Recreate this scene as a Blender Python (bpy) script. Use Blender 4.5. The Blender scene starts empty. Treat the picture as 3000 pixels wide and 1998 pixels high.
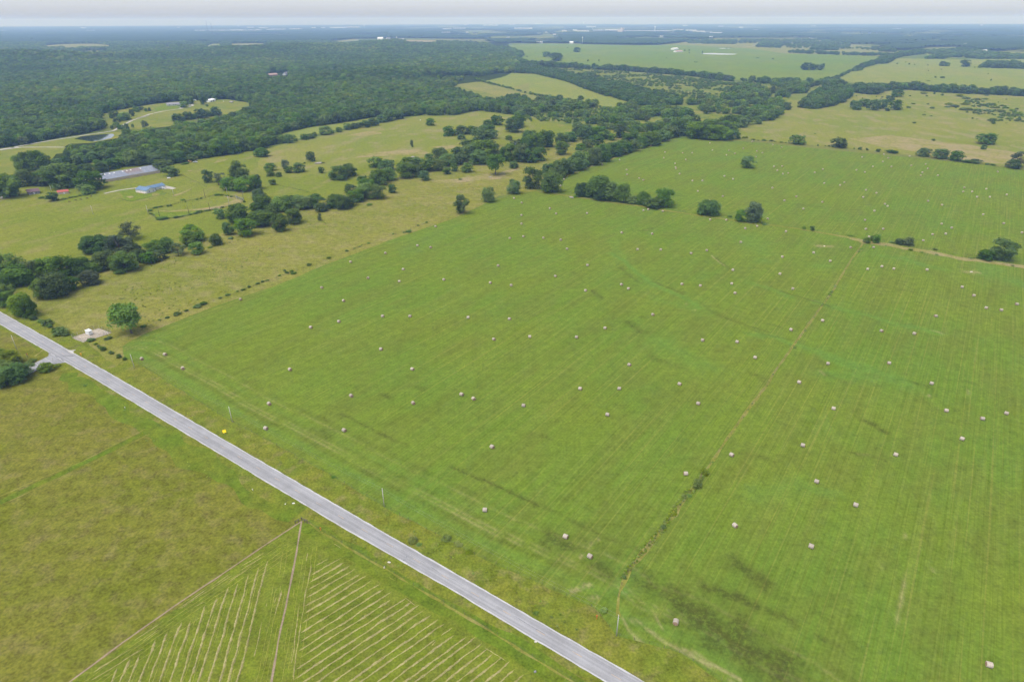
import bpy, math, random
import numpy as np
from mathutils import Vector, Matrix

# ------------------------------------------------------------------ camera, sky, sun
SC = bpy.context.scene
COL = SC.collection
CAM_H, FOC, HORIZ, ROLL = 160.0, 1850.0, 58.0, math.radians(-0.15)   # height m, focal px, horizon row, roll
DD = math.hypot(FOC, 999 - HORIZ)
SP, CP = (999 - HORIZ) / DD, FOC / DD
cam = bpy.data.cameras.new("camera")
cam.sensor_width, cam.lens = 36.0, 36.0 * FOC / 3000.0
cam.clip_start, cam.clip_end = 1.0, 120000.0
camo = bpy.data.objects.new("camera", cam)
COL.objects.link(camo)
camo.matrix_world = (Matrix.Translation((0, 0, CAM_H)) @ Matrix.Rotation(math.pi / 2 - math.asin(SP), 4, 'X')
                     @ Matrix.Rotation(ROLL, 4, 'Z'))
SC.camera = camo

SUN_EL, SUN_AZ = math.radians(66), math.radians(-125)     # azimuth measured from +Y towards +X
world = bpy.data.worlds.new("World")
SC.world = world
world.use_nodes = True
wn, wl = world.node_tree.nodes, world.node_tree.links
wn.clear()
sky = wn.new("ShaderNodeTexSky")
sky.sky_type = 'NISHITA'
sky.sun_disc = False
sky.sun_elevation, sky.sun_rotation = SUN_EL, SUN_AZ
sky.air_density, sky.dust_density, sky.ozone_density = 1.0, 1.2, 1.0
hs = wn.new("ShaderNodeHueSaturation")
hs.inputs["Saturation"].default_value = 0.30
tint = wn.new("ShaderNodeMix")
tint.data_type, tint.blend_type = 'RGBA', 'MULTIPLY'
tint.inputs[0].default_value = 1.0
tint.inputs[7].default_value = (0.905, 0.945, 1.075, 1)
bg = wn.new("ShaderNodeBackground")
bg.inputs["Strength"].default_value = 0.089
wo = wn.new("ShaderNodeOutputWorld")
wl.new(sky.outputs[0], hs.inputs["Color"])
wl.new(hs.outputs[0], tint.inputs[6])
wl.new(tint.outputs[2], bg.inputs["Color"])
wl.new(bg.outputs[0], wo.inputs["Surface"])

sl = bpy.data.lights.new("sun", 'SUN')
sl.energy, sl.angle, sl.color = 1.4, math.radians(42), (1.0, 0.97, 0.92)
slo = bpy.data.objects.new("sun", sl)
COL.objects.link(slo)
sd = Vector((math.sin(SUN_AZ) * math.cos(SUN_EL), math.cos(SUN_AZ) * math.cos(SUN_EL), math.sin(SUN_EL)))
slo.rotation_euler = sd.to_track_quat('Z', 'Y').to_euler()
slo.location = (0, 0, 400)

SC.view_settings.view_transform = 'Standard'
SC.view_settings.look = 'None'
SC.view_settings.gamma = 1.0
SC.view_settings.exposure = 1.22
SC.render.engine = 'CYCLES'
SC.cycles.max_bounces = 7
SC.cycles.diffuse_bounces = 4
SC.cycles.glossy_bounces = 2
SC.cycles.transmission_bounces = 4
SC.cycles.volume_bounces = 2
SC.cycles.transparent_max_bounces = 7
SC.cycles.use_denoising = True
SC.cycles.use_adaptive_sampling = True
SC.cycles.adaptive_threshold = 0.02

HAZE_DENSITY = 1.05e-4
HAZE_COLOR = (0.34, 0.52, 1.0)

# ------------------------------------------------------------------ photo pixel <-> place on the level ground
def G(x, y, z=0.0):
    u, v = x - 1500.0, y - 999.0
    c, s = math.cos(ROLL), math.sin(ROLL)
    u, v = c * u + s * v, -s * u + c * v
    t = (CAM_H - z) / (SP * FOC + CP * v)
    return np.array([u * t, (CP * FOC - SP * v) * t])

def PX(p):
    """ground point(s) -> photo pixel"""
    p = np.atleast_2d(p)
    zz = p[:, 2] if p.shape[1] > 2 else 0.0
    dz = zz - CAM_H
    dep = p[:, 1] * CP - dz * SP
    u = p[:, 0] / dep * FOC
    v = (-dz * CP - p[:, 1] * SP) / dep * FOC
    c, s = math.cos(ROLL), math.sin(ROLL)
    return np.stack([c * u - s * v + 1500, s * u + c * v + 999], 1)

def depth(g):
    return g[1] * CP + CAM_H * SP

Zs = 2.944
ZONE = {'A': (0, 40, Zs), 'B': (750, 40, Zs), 'C': (1500, 40, Zs), 'D': (2200, 40, Zs), 'E': (0, 340, Zs), 'F': (750, 340, Zs),
        'G': (1500, 340, Zs), 'H': (2200, 340, Zs), 'I': (0, 640, Zs), 'J': (750, 640, Zs), 'K': (1500, 640, Zs),
        'L': (2200, 640, Zs), 'M': (0, 1100, 1.746), 'N': (1000, 1100, 1.746), 'O': (2000, 1100, 1.746),
        'P': (850, 1500, 3.14), 'Q': (200, 1500, 3.14), 'R': (0, 400, 5.8875), 'S': (350, 450, 5.8875),
        'T': (200, 900, 7.84), 'U': (0, 900, 7.84), 'V': (450, 250, 7.85), 'W': (1900, 120, 7.85), 'X': (0, 0, 1.0),
        'Y': (1000, 90, 7.85), 'Z': (600, 1200, 7.84)}

def zp(z, x, y):
    ox, oy, s = ZONE[z]
    return (ox + x / s, oy + y / s)

def zpts(spec):
    """'E 0,300 560,270 F 10,20' -> list of photo pixels"""
    out, z = [], 'X'
    for t in spec.split():
        if t.isalpha():
            z = t
        else:
            a, b = t.split(',')
            out.append(zp(z, float(a), float(b)))
    return out

def gpts(spec):
    return [G(*p) for p in zpts(spec)]

def where(p3):
    q = PX(p3)[0]
    return q[0] / 3000.0, q[1] / 1998.0

USED = set()
def place_words(p3, stem_text):
    a, b = where(p3)
    for nd in (0, 1, 2):
        t = f"{stem_text}, {100*a:.{nd}f}% across {100*b:.{nd}f}% down" + ("" if nd else " the photo")
        if t not in USED:
            break
    USED.add(t)
    return t

# ------------------------------------------------------------------ object helpers
def tag(o, label=None, cat=None, group=None, kind=None):
    if label: o['label'] = label
    if cat: o['category'] = cat
    if group: o['group'] = group
    if kind: o['kind'] = kind
    return o

def empty(name, loc, rz=0.0):
    o = bpy.data.objects.new(name, None)
    COL.objects.link(o)
    o.location = loc
    o.rotation_euler = (0, 0, rz)
    o.empty_display_size = 1.0
    return o

def link(name, me, parent=None, loc=None, rz=None):
    o = bpy.data.objects.new(name, me)
    COL.objects.link(o)
    if parent: o.parent = parent
    if loc is not None: o.location = loc
    if rz is not None: o.rotation_euler = (0, 0, rz)
    return o

class MB:
    def __init__(s):
        s.v, s.f = [], []
    def add(s, vs, fs):
        n = len(s.v)
        s.v += [tuple(map(float, p)) for p in vs]
        s.f += [tuple(i + n for i in f) for f in fs]
        return s
    def box(s, x0, x1, y0, y1, z0, z1):
        return s.add([(x0, y0, z0), (x1, y0, z0), (x1, y1, z0), (x0, y1, z0), (x0, y0, z1), (x1, y0, z1), (x1, y1, z1), (x0, y1, z1)],
                     [(3, 2, 1, 0), (4, 5, 6, 7), (0, 1, 5, 4), (1, 2, 6, 5), (2, 3, 7, 6), (3, 0, 4, 7)])
    def tube(s, pts, rads, n=8, cap=True):
        pts = [Vector(p) for p in pts]
        if not hasattr(rads, '__len__'): rads = [rads] * len(pts)
        rings = []
        for i, p in enumerate(pts):
            d = (pts[min(i + 1, len(pts) - 1)] - pts[max(i - 1, 0)]).normalized()
            a = d.orthogonal().normalized() if abs(d.z) < .95 else Vector((1, 0, 0)) - d * d.x
            a.normalize()
            b = d.cross(a)
            rings.append([p + (a * math.cos(2 * math.pi * k / n) + b * math.sin(2 * math.pi * k / n)) * rads[i] for k in range(n)])
        vs = [q for r in rings for q in r]
        fs = []
        for i in range(len(pts) - 1):
            for k in range(n):
                fs.append((i * n + k, i * n + (k + 1) % n, (i + 1) * n + (k + 1) % n, (i + 1) * n + k))
        if cap:
            fs.append(tuple(range(n))[::-1])
            fs.append(tuple((len(pts) - 1) * n + k for k in range(n)))
        return s.add(vs, fs)
    def dome(s, c, rx, ry, rz, nu=12, nv=6, full=True):
        vs, fs = [], []
        v0 = -math.pi / 2 if full else 0
        for j in range(nv + 1):
            t = v0 + (math.pi / 2 - v0) * j / nv
            for i in range(nu):
                a = 2 * math.pi * i / nu
                vs.append((c[0] + rx * math.cos(t) * math.cos(a), c[1] + ry * math.cos(t) * math.sin(a), c[2] + rz * math.sin(t)))
        for j in range(nv):
            for i in range(nu):
                fs.append((j * nu + i, j * nu + (i + 1) % nu, (j + 1) * nu + (i + 1) % nu, (j + 1) * nu + i))
        return s.add(vs, fs)
    def mesh(s, name, m, smooth=False):
        me = bpy.data.meshes.new(name)
        me.from_pydata(s.v, [], s.f)
        if m: me.materials.append(m)
        if smooth: me.polygons.foreach_set("use_smooth", [True] * len(me.polygons))
        me.update()
        return me
    def build(s, name, m, parent=None, loc=None, rz=None, smooth=False):
        return link(name, s.mesh(name, m, smooth), parent, loc, rz)

def np_mesh(name, verts, quads, m=None, smooth=False):
    """fast mesh from arrays; quads (N,k)"""
    verts = np.asarray(verts, dtype=np.float32)
    quads = np.asarray(quads, dtype=np.int32)
    me = bpy.data.meshes.new(name)
    me.vertices.add(len(verts))
    me.vertices.foreach_set("co", verts.ravel())
    k = quads.shape[1]
    me.loops.add(quads.size)
    me.loops.foreach_set("vertex_index", quads.ravel())
    me.polygons.add(len(quads))
    me.polygons.foreach_set("loop_start", np.arange(0, quads.size, k, dtype=np.int32))
    me.polygons.foreach_set("loop_total", np.full(len(quads), k, dtype=np.int32))
    if smooth: me.polygons.foreach_set("use_smooth", np.ones(len(quads), dtype=bool))
    if m: me.materials.append(m)
    me.update(calc_edges=True)
    me.validate()
    return me

def inside(poly, pts):
    poly = np.asarray(poly)
    x, y = pts[:, 0], pts[:, 1]
    r = np.zeros(len(pts), bool)
    n = len(poly)
    for i in range(n):
        x0, y0 = poly[i]
        x1, y1 = poly[(i + 1) % n]
        if y0 == y1: continue
        c = (y0 > y) != (y1 > y)
        r ^= c & (x < (x1 - x0) * (y - y0) / (y1 - y0) + x0)
    return r

def seg_dist(pts, a, b):
    a, b = np.asarray(a), np.asarray(b)
    d = b - a
    t = np.clip(((pts - a) @ d) / (d @ d + 1e-9), 0, 1)
    return np.linalg.norm(pts - a - t[:, None] * d, axis=1)

def resample(pl, step):
    pl = [np.asarray(p, float) for p in pl]
    out = [pl[0]]
    for a, b in zip(pl[:-1], pl[1:]):
        n = max(1, int(np.linalg.norm(b - a) / step))
        out += [a + (b - a) * k / n for k in range(1, n + 1)]
    return np.array(out)

def vnoise(p, scale, seed=0):
    """smooth value noise 0..1 at points (N,2)"""
    q = p / scale
    i = np.floor(q).astype(np.int64)
    f = q - i
    f = f * f * (3 - 2 * f)
    def h(a, b):
        n = (a * 374761393 + b * 668265263 + seed * 974634541) & 0xffffffff
        n = ((n ^ (n >> 13)) * 1274126177) & 0xffffffff
        return ((n ^ (n >> 16)) & 0xffff) / 65535.0
    a, b = i[:, 0], i[:, 1]
    return ((h(a, b) * (1 - f[:, 0]) + h(a + 1, b) * f[:, 0]) * (1 - f[:, 1])
            + (h(a, b + 1) * (1 - f[:, 0]) + h(a + 1, b + 1) * f[:, 0]) * f[:, 1])

# ------------------------------------------------------------------ materials
class NT:
    def __init__(s, name):
        s.m = bpy.data.materials.new(name)
        s.m.use_nodes = True
        s.n, s.l = s.m.node_tree.nodes, s.m.node_tree.links
        s.n.clear()
        s.out = s.n.new("ShaderNodeOutputMaterial")
    def new(s, t, **kw):
        n = s.n.new(t)
        for k, v in kw.items(): setattr(n, k, v)
        return n
    def put(s, sock, v):
        if isinstance(v, bpy.types.NodeSocket): s.l.new(v, sock)
        elif v is not None: sock.default_value = v
    def math(s, op, a, b=0.5, c=None, clamp=False):
        n = s.new("ShaderNodeMath", operation=op, use_clamp=clamp)
        s.put(n.inputs[0], a); s.put(n.inputs[1], b)
        if c is not None: s.put(n.inputs[2], c)
        return n.outputs[0]
    def pos(s):
        return s.new("ShaderNodeNewGeometry").outputs["Position"]
    def obj(s):
        return s.new("ShaderNodeTexCoord").outputs["Object"]
    def mapping(s, v, scale=(1, 1, 1), rz=0.0, loc=(0, 0, 0)):
        n = s.new("ShaderNodeMapping")
        s.put(n.inputs[0], v)
        n.inputs["Location"].default_value = loc
        n.inputs["Rotation"].default_value = (0, 0, rz)
        n.inputs["Scale"].default_value = scale
        return n.outputs[0]
    def noise(s, v, scale, detail=3.0, rough=0.55, dist=0.0):
        n = s.new("ShaderNodeTexNoise")
        s.put(n.inputs["Vector"], v)
        n.inputs["Scale"].default_value = scale
        n.inputs["Detail"].default_value = detail
        n.inputs["Roughness"].default_value = rough
        n.inputs["Distortion"].default_value = dist
        return n.outputs["Fac"]
    def ramp(s, f, a, b, lo=0.0, hi=1.0):
        n = s.new("ShaderNodeMapRange")
        n.interpolation_type = 'SMOOTHSTEP'
        s.put(n.inputs[0], f)
        n.inputs[1].default_value, n.inputs[2].default_value = a, b
        n.inputs[3].default_value, n.inputs[4].default_value = lo, hi
        return n.outputs[0]
    def mix(s, f, a, b, mode='MIX'):
        n = s.new("ShaderNodeMix", data_type='RGBA', blend_type=mode)
        s.put(n.inputs[0], f)
        for k, v in ((6, a), (7, b)):
            if isinstance(v, tuple) and len(v) == 3: v = v + (1.0,)
            s.put(n.inputs[k], v)
        return n.outputs[2]
    def gain(s, col, f):
        """col * f (scalar socket)"""
        n = s.new("ShaderNodeVectorMath", operation='SCALE')
        if isinstance(col, tuple): col = col[:3]
        s.put(n.inputs[0], col)
        s.put(n.inputs["Scale"], f)
        return n.outputs[0]
    def attr(s, name):
        return s.new("ShaderNodeAttribute", attribute_name=name).outputs["Fac"]
    def rnd(s):
        return s.new("ShaderNodeObjectInfo").outputs["Random"]
    def diffuse(s, col, rough=0.0):
        n = s.new("ShaderNodeBsdfDiffuse")
        s.put(n.inputs["Color"], col + (1.0,) if isinstance(col, tuple) and len(col) == 3 else col)
        s.l.new(n.outputs[0], s.out.inputs["Surface"])
        return s.m
    def princ(s, col, rough=0.7, metal=0.0, spec=0.3):
        n = s.new("ShaderNodeBsdfPrincipled")
        s.put(n.inputs["Base Color"], col + (1.0,) if isinstance(col, tuple) and len(col) == 3 else col)
        s.put(n.inputs["Roughness"], rough)
        n.inputs["Metallic"].default_value = metal
        n.inputs["Specular IOR Level"].default_value = spec
        s.l.new(n.outputs[0], s.out.inputs["Surface"])
        return s.m

def simple(name, col, rough=0.7, metal=0.0, var=0.15, scale=1.5):
    t = NT(name)
    f = t.noise(t.obj(), scale, 4)
    return t.princ(t.gain(col, t.ramp(f, 0.25, 0.75, 1 - var, 1 + var)), rough, metal)

def turf(name, c1, c2, c3, big=70.0, mid=14.0, fine=1.1, k3=0.6, grain=0.28, rz=0.0, stretch=1.0, thr=(0.4, 0.62), weeds=None, extra=None):
    """patchy grass: two main tones, a third in patches, weed clumps and fine grain, all from world position"""
    t = NT(name)
    c1, c2, c3 = [(c[0] * .98, c[1] * 1.04, c[2] * .6) if c[2] < .6 * c[0] and c[1] > .86 * c[0] else c for c in (c1, c2, c3)]
    p = t.pos()
    q = t.mapping(t.mapping(p, rz=rz), scale=(1, 1.0 / stretch, 1)) if (stretch != 1 or rz) else p
    n1 = t.noise(q, 1.0 / big, 5, 0.6)
    n2 = t.noise(q, 1.0 / mid, 5, 0.62)
    n3 = t.noise(p, 1.0 / fine, 3, 0.6)
    n4 = t.noise(p, 0.23, 3, 0.65)
    col = t.mix(t.ramp(n1, 0.36, 0.64), c1, c2)
    col = t.mix(t.math('MULTIPLY', t.ramp(n2, thr[0], thr[1]), k3), col, c3)
    if weeds:
        wc, sc, lo, hi = weeds
        w = t.math('MULTIPLY', t.ramp(t.noise(p, sc, 2, 0.5), lo, hi), t.ramp(t.noise(p, 0.02, 3), 0.42, 0.6))
        col = t.mix(w, col, wc)
    if extra: col = extra(t, p, col)
    g = t.math('ADD', t.ramp(n3, 0.2, 0.8, -grain, grain), t.ramp(n4, 0.25, 0.75, 1 - grain * 0.7, 1 + grain * 0.7))
    return t.diffuse(t.gain(col, g))
# ------------------------------------------------------------------ the ground and the fields
CLEAR = []
LAYER = [0]          # every sheet a little above the one before
def open_ground(spec):
    """ground the photo shows open: no scattered tree stands on it or in front of it"""
    CLEAR.append(np.array(zpts(spec)))
    return gpts(spec)

def sheet(name, poly, m, z, rag=0.0, step=6.0, seed=1):
    """a flat sheet of ground with an irregular edge"""
    LAYER[0] += 1
    z = z + .0004 * LAYER[0]
    P = resample(list(poly) + [poly[0]], step)[:-1]
    if rag > 0:
        rs = np.random.RandomState(seed)
        P = P + (np.stack([vnoise(P, step * 2.2, seed), vnoise(P, step * 2.2, seed + 9)], 1) - 0.5) * 2 * rag + rs.uniform(-.25, .25, P.shape) * rag
    ar = 0.5 * np.sum(P[:, 0] * np.roll(P[:, 1], -1) - np.roll(P[:, 0], -1) * P[:, 1])
    if ar < 0: P = P[::-1]
    me = bpy.data.meshes.new(name)
    me.from_pydata([(p[0], p[1], z) for p in P], [], [tuple(range(len(P)))])
    me.materials.append(m)
    return tag(link(name, me), kind='structure')

def ribbon(name, line, width, m, z, rag=0.0, step=3.0, seed=1, kind='structure'):
    LAYER[0] += 1
    z = z + .0004 * LAYER[0]
    P = resample(line, step)
    T = np.gradient(P, axis=0)
    T /= np.linalg.norm(T, axis=1)[:, None] + 1e-9
    N = np.stack([-T[:, 1], T[:, 0]], 1)
    w0 = width * 0.5 + rag * (vnoise(P, step * 2.5, seed) - .5) * 2
    w1 = width * 0.5 + rag * (vnoise(P, step * 2.5, seed + 5) - .5) * 2
    L, R = P + N * w0[:, None], P - N * w1[:, None]
    n = len(P)
    vs = np.concatenate([np.c_[L, np.full(n, z)], np.c_[R, np.full(n, z)]])
    i = np.arange(n - 1)
    fs = np.stack([i + n, i + n + 1, i + 1, i], 1)
    o = link(name, np_mesh(name, vs, fs, m))
    return tag(o, kind=kind)

# --- turf materials (real-world base colours)
M_base = turf("far_country_turf", (.125, .150, .050), (.175, .165, .070), (.080, .110, .035), big=900, mid=160, fine=6, grain=.1)
M_hill = turf("meadow_turf", (.165, .175, .050), (.215, .190, .070), (.130, .160, .038), big=90, mid=22, fine=1.6, grain=.16)
M_past = turf("house_pasture_turf", (.150, .170, .034), (.185, .182, .045), (.235, .195, .082), big=80, mid=20, fine=1.4, k3=.5, grain=.2, thr=(.5, .68), rz=.35, stretch=2.2)
M_tan = turf("strip_pasture_turf", (.205, .184, .060), (.166, .168, .044), (.270, .215, .105), big=60, mid=10, fine=1.1, k3=.42, grain=.26, thr=(.44, .68), rz=-.95, stretch=1.6,
             weeds=((.075, .115, .026), .62, .60, .68))
M_up = turf("upland_pasture_turf", (.165, .180, .045), (.200, .190, .060), (.260, .210, .105), big=110, mid=26, fine=2.2, k3=.62, grain=.15, thr=(.47, .66), rz=.2, stretch=2.0)
M_sw = turf("rough_pasture_turf", (.132, .134, .025), (.154, .142, .036), (.186, .152, .056), big=34, mid=7, fine=1.0, k3=.50, grain=.33, thr=(.46, .68))
M_verge = turf("verge_turf", (.160, .158, .034), (.128, .150, .027), (.205, .170, .068), big=16, mid=6, fine=.8, k3=.5, grain=.32, thr=(.5, .66))
M_ditch = turf("ditch_turf", (.112, .155, .022), (.136, .150, .026), (.088, .128, .020), big=22, mid=7, fine=.8, k3=.5, grain=.3)
M_mown = turf("mown_turf", (.138, .160, .026), (.112, .138, .020), (.165, .165, .044), big=20, mid=5, fine=.7, k3=.55, grain=.3)
M_lime = turf("lime_grass_turf", (.140, .180, .030), (.120, .165, .026), (.165, .170, .040), big=14, mid=5, fine=.8, k3=.5, grain=.25)
M_pale = turf("pale_field_turf", (.190, .205, .070), (.215, .205, .080), (.160, .190, .055), big=160, mid=45, fine=5, k3=.5, grain=.1, rz=.25, stretch=3.0)
M_green = turf("far_green_field_turf", (.135, .185, .050), (.165, .190, .055), (.110, .150, .042), big=240, mid=60, fine=7, k3=.45, grain=.1, rz=.1, stretch=2.0)
M_grey = turf("far_tan_field_turf", (.190, .185, .080), (.225, .195, .100), (.150, .165, .060), big=260, mid=70, fine=8, k3=.5, grain=.1)
M_dry = turf("dry_grass_turf", (.265, .215, .098), (.200, .185, .055), (.300, .240, .125), big=30, mid=8, fine=.9, k3=.5, grain=.2)
M_scrub = turf("scrub_turf", (.150, .170, .045), (.215, .190, .082), (.090, .130, .030), big=70, mid=18, fine=2.0, k3=.7, grain=.16, thr=(.46, .6))
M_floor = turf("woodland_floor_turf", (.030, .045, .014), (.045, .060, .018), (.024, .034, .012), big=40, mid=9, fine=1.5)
M_track = turf("bare_track_turf", (.270, .200, .135), (.300, .225, .155), (.235, .175, .115), big=12, mid=3, fine=.5, grain=.2)
M_gravel = turf("pale_gravel", (.420, .385, .330), (.370, .335, .285), (.460, .430, .380), big=12, mid=3, fine=.5, grain=.1)
M_pad = turf("gravel_pad", (.400, .335, .255), (.440, .380, .300), (.330, .270, .195), big=9, mid=2.5, fine=.5, grain=.12)

# the one ground sheet, out to the horizon, finer near the camera
gv, gf = [], []
radii = [0, 60, 150, 300, 600, 1200, 2500, 5000, 10000, 16000, 25000]
for i, r in enumerate(radii):
    for k in range(64):
        a = 2 * math.pi * k / 64
        gv.append((r * math.cos(a), r * math.sin(a), 0.0))
for i in range(len(radii) - 1):
    for k in range(64):
        gf.append((i * 64 + k, (i + 1) * 64 + k, (i + 1) * 64 + (k + 1) % 64, i * 64 + (k + 1) % 64))
tag(link("ground", np_mesh("ground", gv, gf, M_base)), kind='structure')

# key lines, in photo pixels
NE = zpts("X 0,914.5 U 1500,955 M 575,0 N 0,680 770,1124 1545,1568")           # far edge of the road
SWE = zpts("X 0,949.8 M 455,0 N 0,772 600,1115 1355,1568")                      # near edge of the road
VL = zpts("X 366,1050 407,1067 470,1106 624,1203 681,1237 825,1312 974,1396 1126,1484 1155,1500 1378,1620 1560,1700 1739,1780 1808,1862 1900,1885 2000,1915 2114,1993 2300,2110")
def extend(pl, a=0, b=0):
    pl = [np.array(p) for p in pl]
    if a: pl.insert(0, pl[0] + (pl[0] - pl[1]) / np.linalg.norm(pl[0] - pl[1]) * a)
    if b: pl.append(pl[-1] + (pl[-1] - pl[-2]) / np.linalg.norm(pl[-1] - pl[-2]) * b)
    return pl
gNE = extend([G(*p) for p in NE], 300, 250)
gSW = extend([G(*p) for p in SWE], 300, 250)
gV = [G(*p) for p in VL]

# --- hay field: a grid laid along the mowing rows, carrying stains and worn lines
ROW = math.radians(54.6)
eu, ev = np.array([math.cos(ROW), math.sin(ROW)]), np.array([-math.sin(ROW), math.cos(ROW)])
corners = np.array([G(357, 1017), G(1984, 401), G(3250, 520), G(3300, 900), G(3200, 2150), G(2000, 2100)])
U0, U1 = (corners @ eu).min() - 4, (corners @ eu).max() + 4
V0, V1 = (corners @ ev).min() - 4, (corners @ ev).max() + 4
us = np.concatenate([np.arange(U0, U0 + 420, 1.0), np.arange(U0 + 420, U1, 2.2)])
vs_ = np.arange(V0, V1, 1.15)
UU, VV = np.meshgrid(us, vs_, indexing='ij')
HP = UU.ravel()[:, None] * eu + VV.ravel()[:, None] * ev
dark = np.zeros(len(HP)); pale = np.zeros(len(HP)); lush = np.zeros(len(HP))
def stroke(arr, spec, w, k, soft=1.6):
    pl = gpts(spec) if isinstance(spec, str) else spec
    pl = np.array(pl)
    lo, hi = pl.min(0) - w * 3, pl.max(0) + w * 3
    idx = np.where((HP[:, 0] > lo[0]) & (HP[:, 0] < hi[0]) & (HP[:, 1] > lo[1]) & (HP[:, 1] < hi[1]))[0]
    if not len(idx): return
    q = HP[idx]
    q = q + (np.stack([vnoise(q, max(2.5, w * .9), 3), vnoise(q, max(2.5, w * .9), 4)], 1) - .5) * w * 1.1
    d = np.full(len(idx), 1e9)
    if len(pl) == 1: d = np.linalg.norm(q - pl[0], axis=1)
    for a, b in zip(pl[:-1], pl[1:]): d = np.minimum(d, seg_dist(q, a, b))
    arr[idx] = np.maximum(arr[idx], k * np.clip((w - d) / (w * soft) + .5, 0, 1) ** 1.3)
for spec, w, k in [
    ("O 0,1180 90,1250 190,1310 300,1390 430,1450 500,1490", 7.6, 1.0), ("O 150,1340 260,1290 300,1330", 6.0, .9), ("O 110,1080 200,1110 280,1140 360,1180", 2.6, 1.0),
    ("O 280,970 370,1010 430,1070", 4.2, .75), ("O 440,1205 500,1235 560,1260", 1.6, .7), ("O 700,1340 800,1380", 1.2, .6), ("N 1060,820 1100,870", 5.0, .85),
    ("N 1120,870 1200,890", 2.6, .8), ("N 1330,970 1350,1010", 4.5, .75), ("N 1500,1040 1600,1080 1700,1110", 4.5, .8), ("N 1690,1150 1746,1210", 1.6, 1.0),
    ("N 0,195 80,235 160,275 240,320 330,355", 1.0, .7), ("N 560,470 650,500 760,550 850,590 930,630 1010,665", 1.1, .85), ("N 1010,665 1180,740 1290,800 1400,850 1530,890", 1.2, .45),
    ("N 1030,310 1060,325", 1.5, .6), ("N 210,100 260,120", 1.6, .5), ("N 390,60 420,75", 2.2, .5), ("M 1640,290 1690,315", 3.0, .75), ("M 1200,95 1290,60", .8, .5),
    ("O 940,240 990,262 1050,290", 2.2, .8), ("O 860,395 900,398 950,408 1040,440", 1.3, .6), ("O 290,400 420,415", 2.0, .45), ("O 480,450 520,420", 3.0, .4),
    ("K 1000,900 1060,940 1130,980", 3.4, .95), ("K 700,625 735,655 775,690", 2.6, .9), ("K 1110,110 1170,100 1200,85", 3.2, .7), ("K 1320,75 1350,60", 2.4, .5),
    ("K 1190,1180 1260,1225", 3.0, .75), ("K 1350,1240 1460,1280", 3.4, .5), ("K 1120,850 1160,865", 2.0, .6), ("K 2080,1345 2200,1390", 3.2, .7),
    ("K 930,420 1000,480 1080,540", 2.2, .7), ("K 1240,555 1330,590 1410,625 1480,655", 1.5, .85), ("K 1690,790 1800,850 1900,880 2010,920 2200,975", 1.7, .75),
    ("K 1760,810 1850,860", 2.6, .5), ("K 2180,905 2340,950", 1.2, .55), ("K 1760,345 1830,400 1890,435", 2.0, .8), ("K 520,470 545,480", 2.4, .4),
    ("L 270,630 400,672 500,700 640,740 690,760", 1.3, .95), ("L 0,960 130,1000 300,1040 380,1060", 1.2, .55), ("L 150,910 300,950", .9, .55),
    ("L 820,490 1000,550 1150,600 1430,640", 1.2, .5), ("L 1230,610 1420,640", 1.8, .6), ("L 1430,1420 1490,1440 1530,1450", 2.4, .9), ("L 640,1340 740,1380 840,1420", 1.8, .7),
    ("L 1820,1400 1930,1420", 2.0, .4), ("L 1700,690 1850,760", 2.2, .4), ("L 2020,760 2090,600", 1.4, .4), ("L 620,840 820,880", 1.2, .35), ("L 1250,880 1330,890", 1.6, .4),
    ("L 60,738 120,740", 2.0, .4), ("H 420,765 480,775 600,785", 4.0, .6), ("H 60,735 130,738", 3.0, .45), ("G 1410,685 1490,688", 2.5, .6), ("G 1990,320 2040,320", 4.0, .45),
    ("H 940,400 1040,405", 4.0, .35), ("H 150,640 0,630", 3.0, .3), ("G 2090,740 2180,735", 2.4, .5), ("H 1290,850 1420,850", 5.0, .3)]:
    stroke(dark, spec, w * .78, k * (1 if spec[0] in "ON" else .72))
for spec, w, k in [
    ("N 1180,1100 1215,1090", 1.3, .8), ("N 1240,1075 1275,1070", 1.0, .9), ("N 1275,1140 1310,1135", .9, .7), ("N 1370,1095 1405,1050", .7, .8), ("N 1260,890 1290,850 1315,830", .7, .8),
    ("N 1220,930 1235,920", .8, .7), ("N 1480,1250 1530,1260", 1.0, .6), ("O 0,1390 60,1420 150,1475 300,1560", .9, .8), ("O 0,1415 80,1455 260,1568", .5, .7), ("N 1440,1250 1480,1310 1530,1340", .7, .7),
    ("N 1430,1230 1500,1345 1580,1400 1746,1480", .7, .6), ("N 1560,1290 1640,1350 1746,1410", .9, .7), ("N 1600,1220 1640,1290", .7, .5), ("K 1720,320 1750,350 1790,380 1835,408", 1.0, .9),
    ("K 1140,105 1180,98", 1.0, .55), ("K 1500,740 1515,735", .8, .6), ("K 1560,795 1585,785", 1.0, .5), ("L 600,1320 640,1350", 1.6, .5), ("L 1570,970 1650,990", 1.5, .5),
    ("L 590,240 690,242", 4.6, .75), ("L 1860,462 1945,464", 4.2, .75), ("L 520,705 580,720", 1.0, .7), ("O 1145,835 1155,800", .6, 1.0), ("O 1020,990 1035,960", .6, .8), ("O 1287,1005 1293,990", .7, .8),
    ("O 1255,108 1265,100", 1.0, .8), ("O 890,400 950,405", .6, .5), ("O 1450,110 1458,70", .6, .7), ("O 655,1460 665,1440", .5, .8), ("O 1070,1330 1120,1130 1140,1000", .5, .5),
    ("N 930,560 890,600", .5, .5)]:
    stroke(pale, spec, w * .6, k * .85, soft=1.2)
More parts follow.
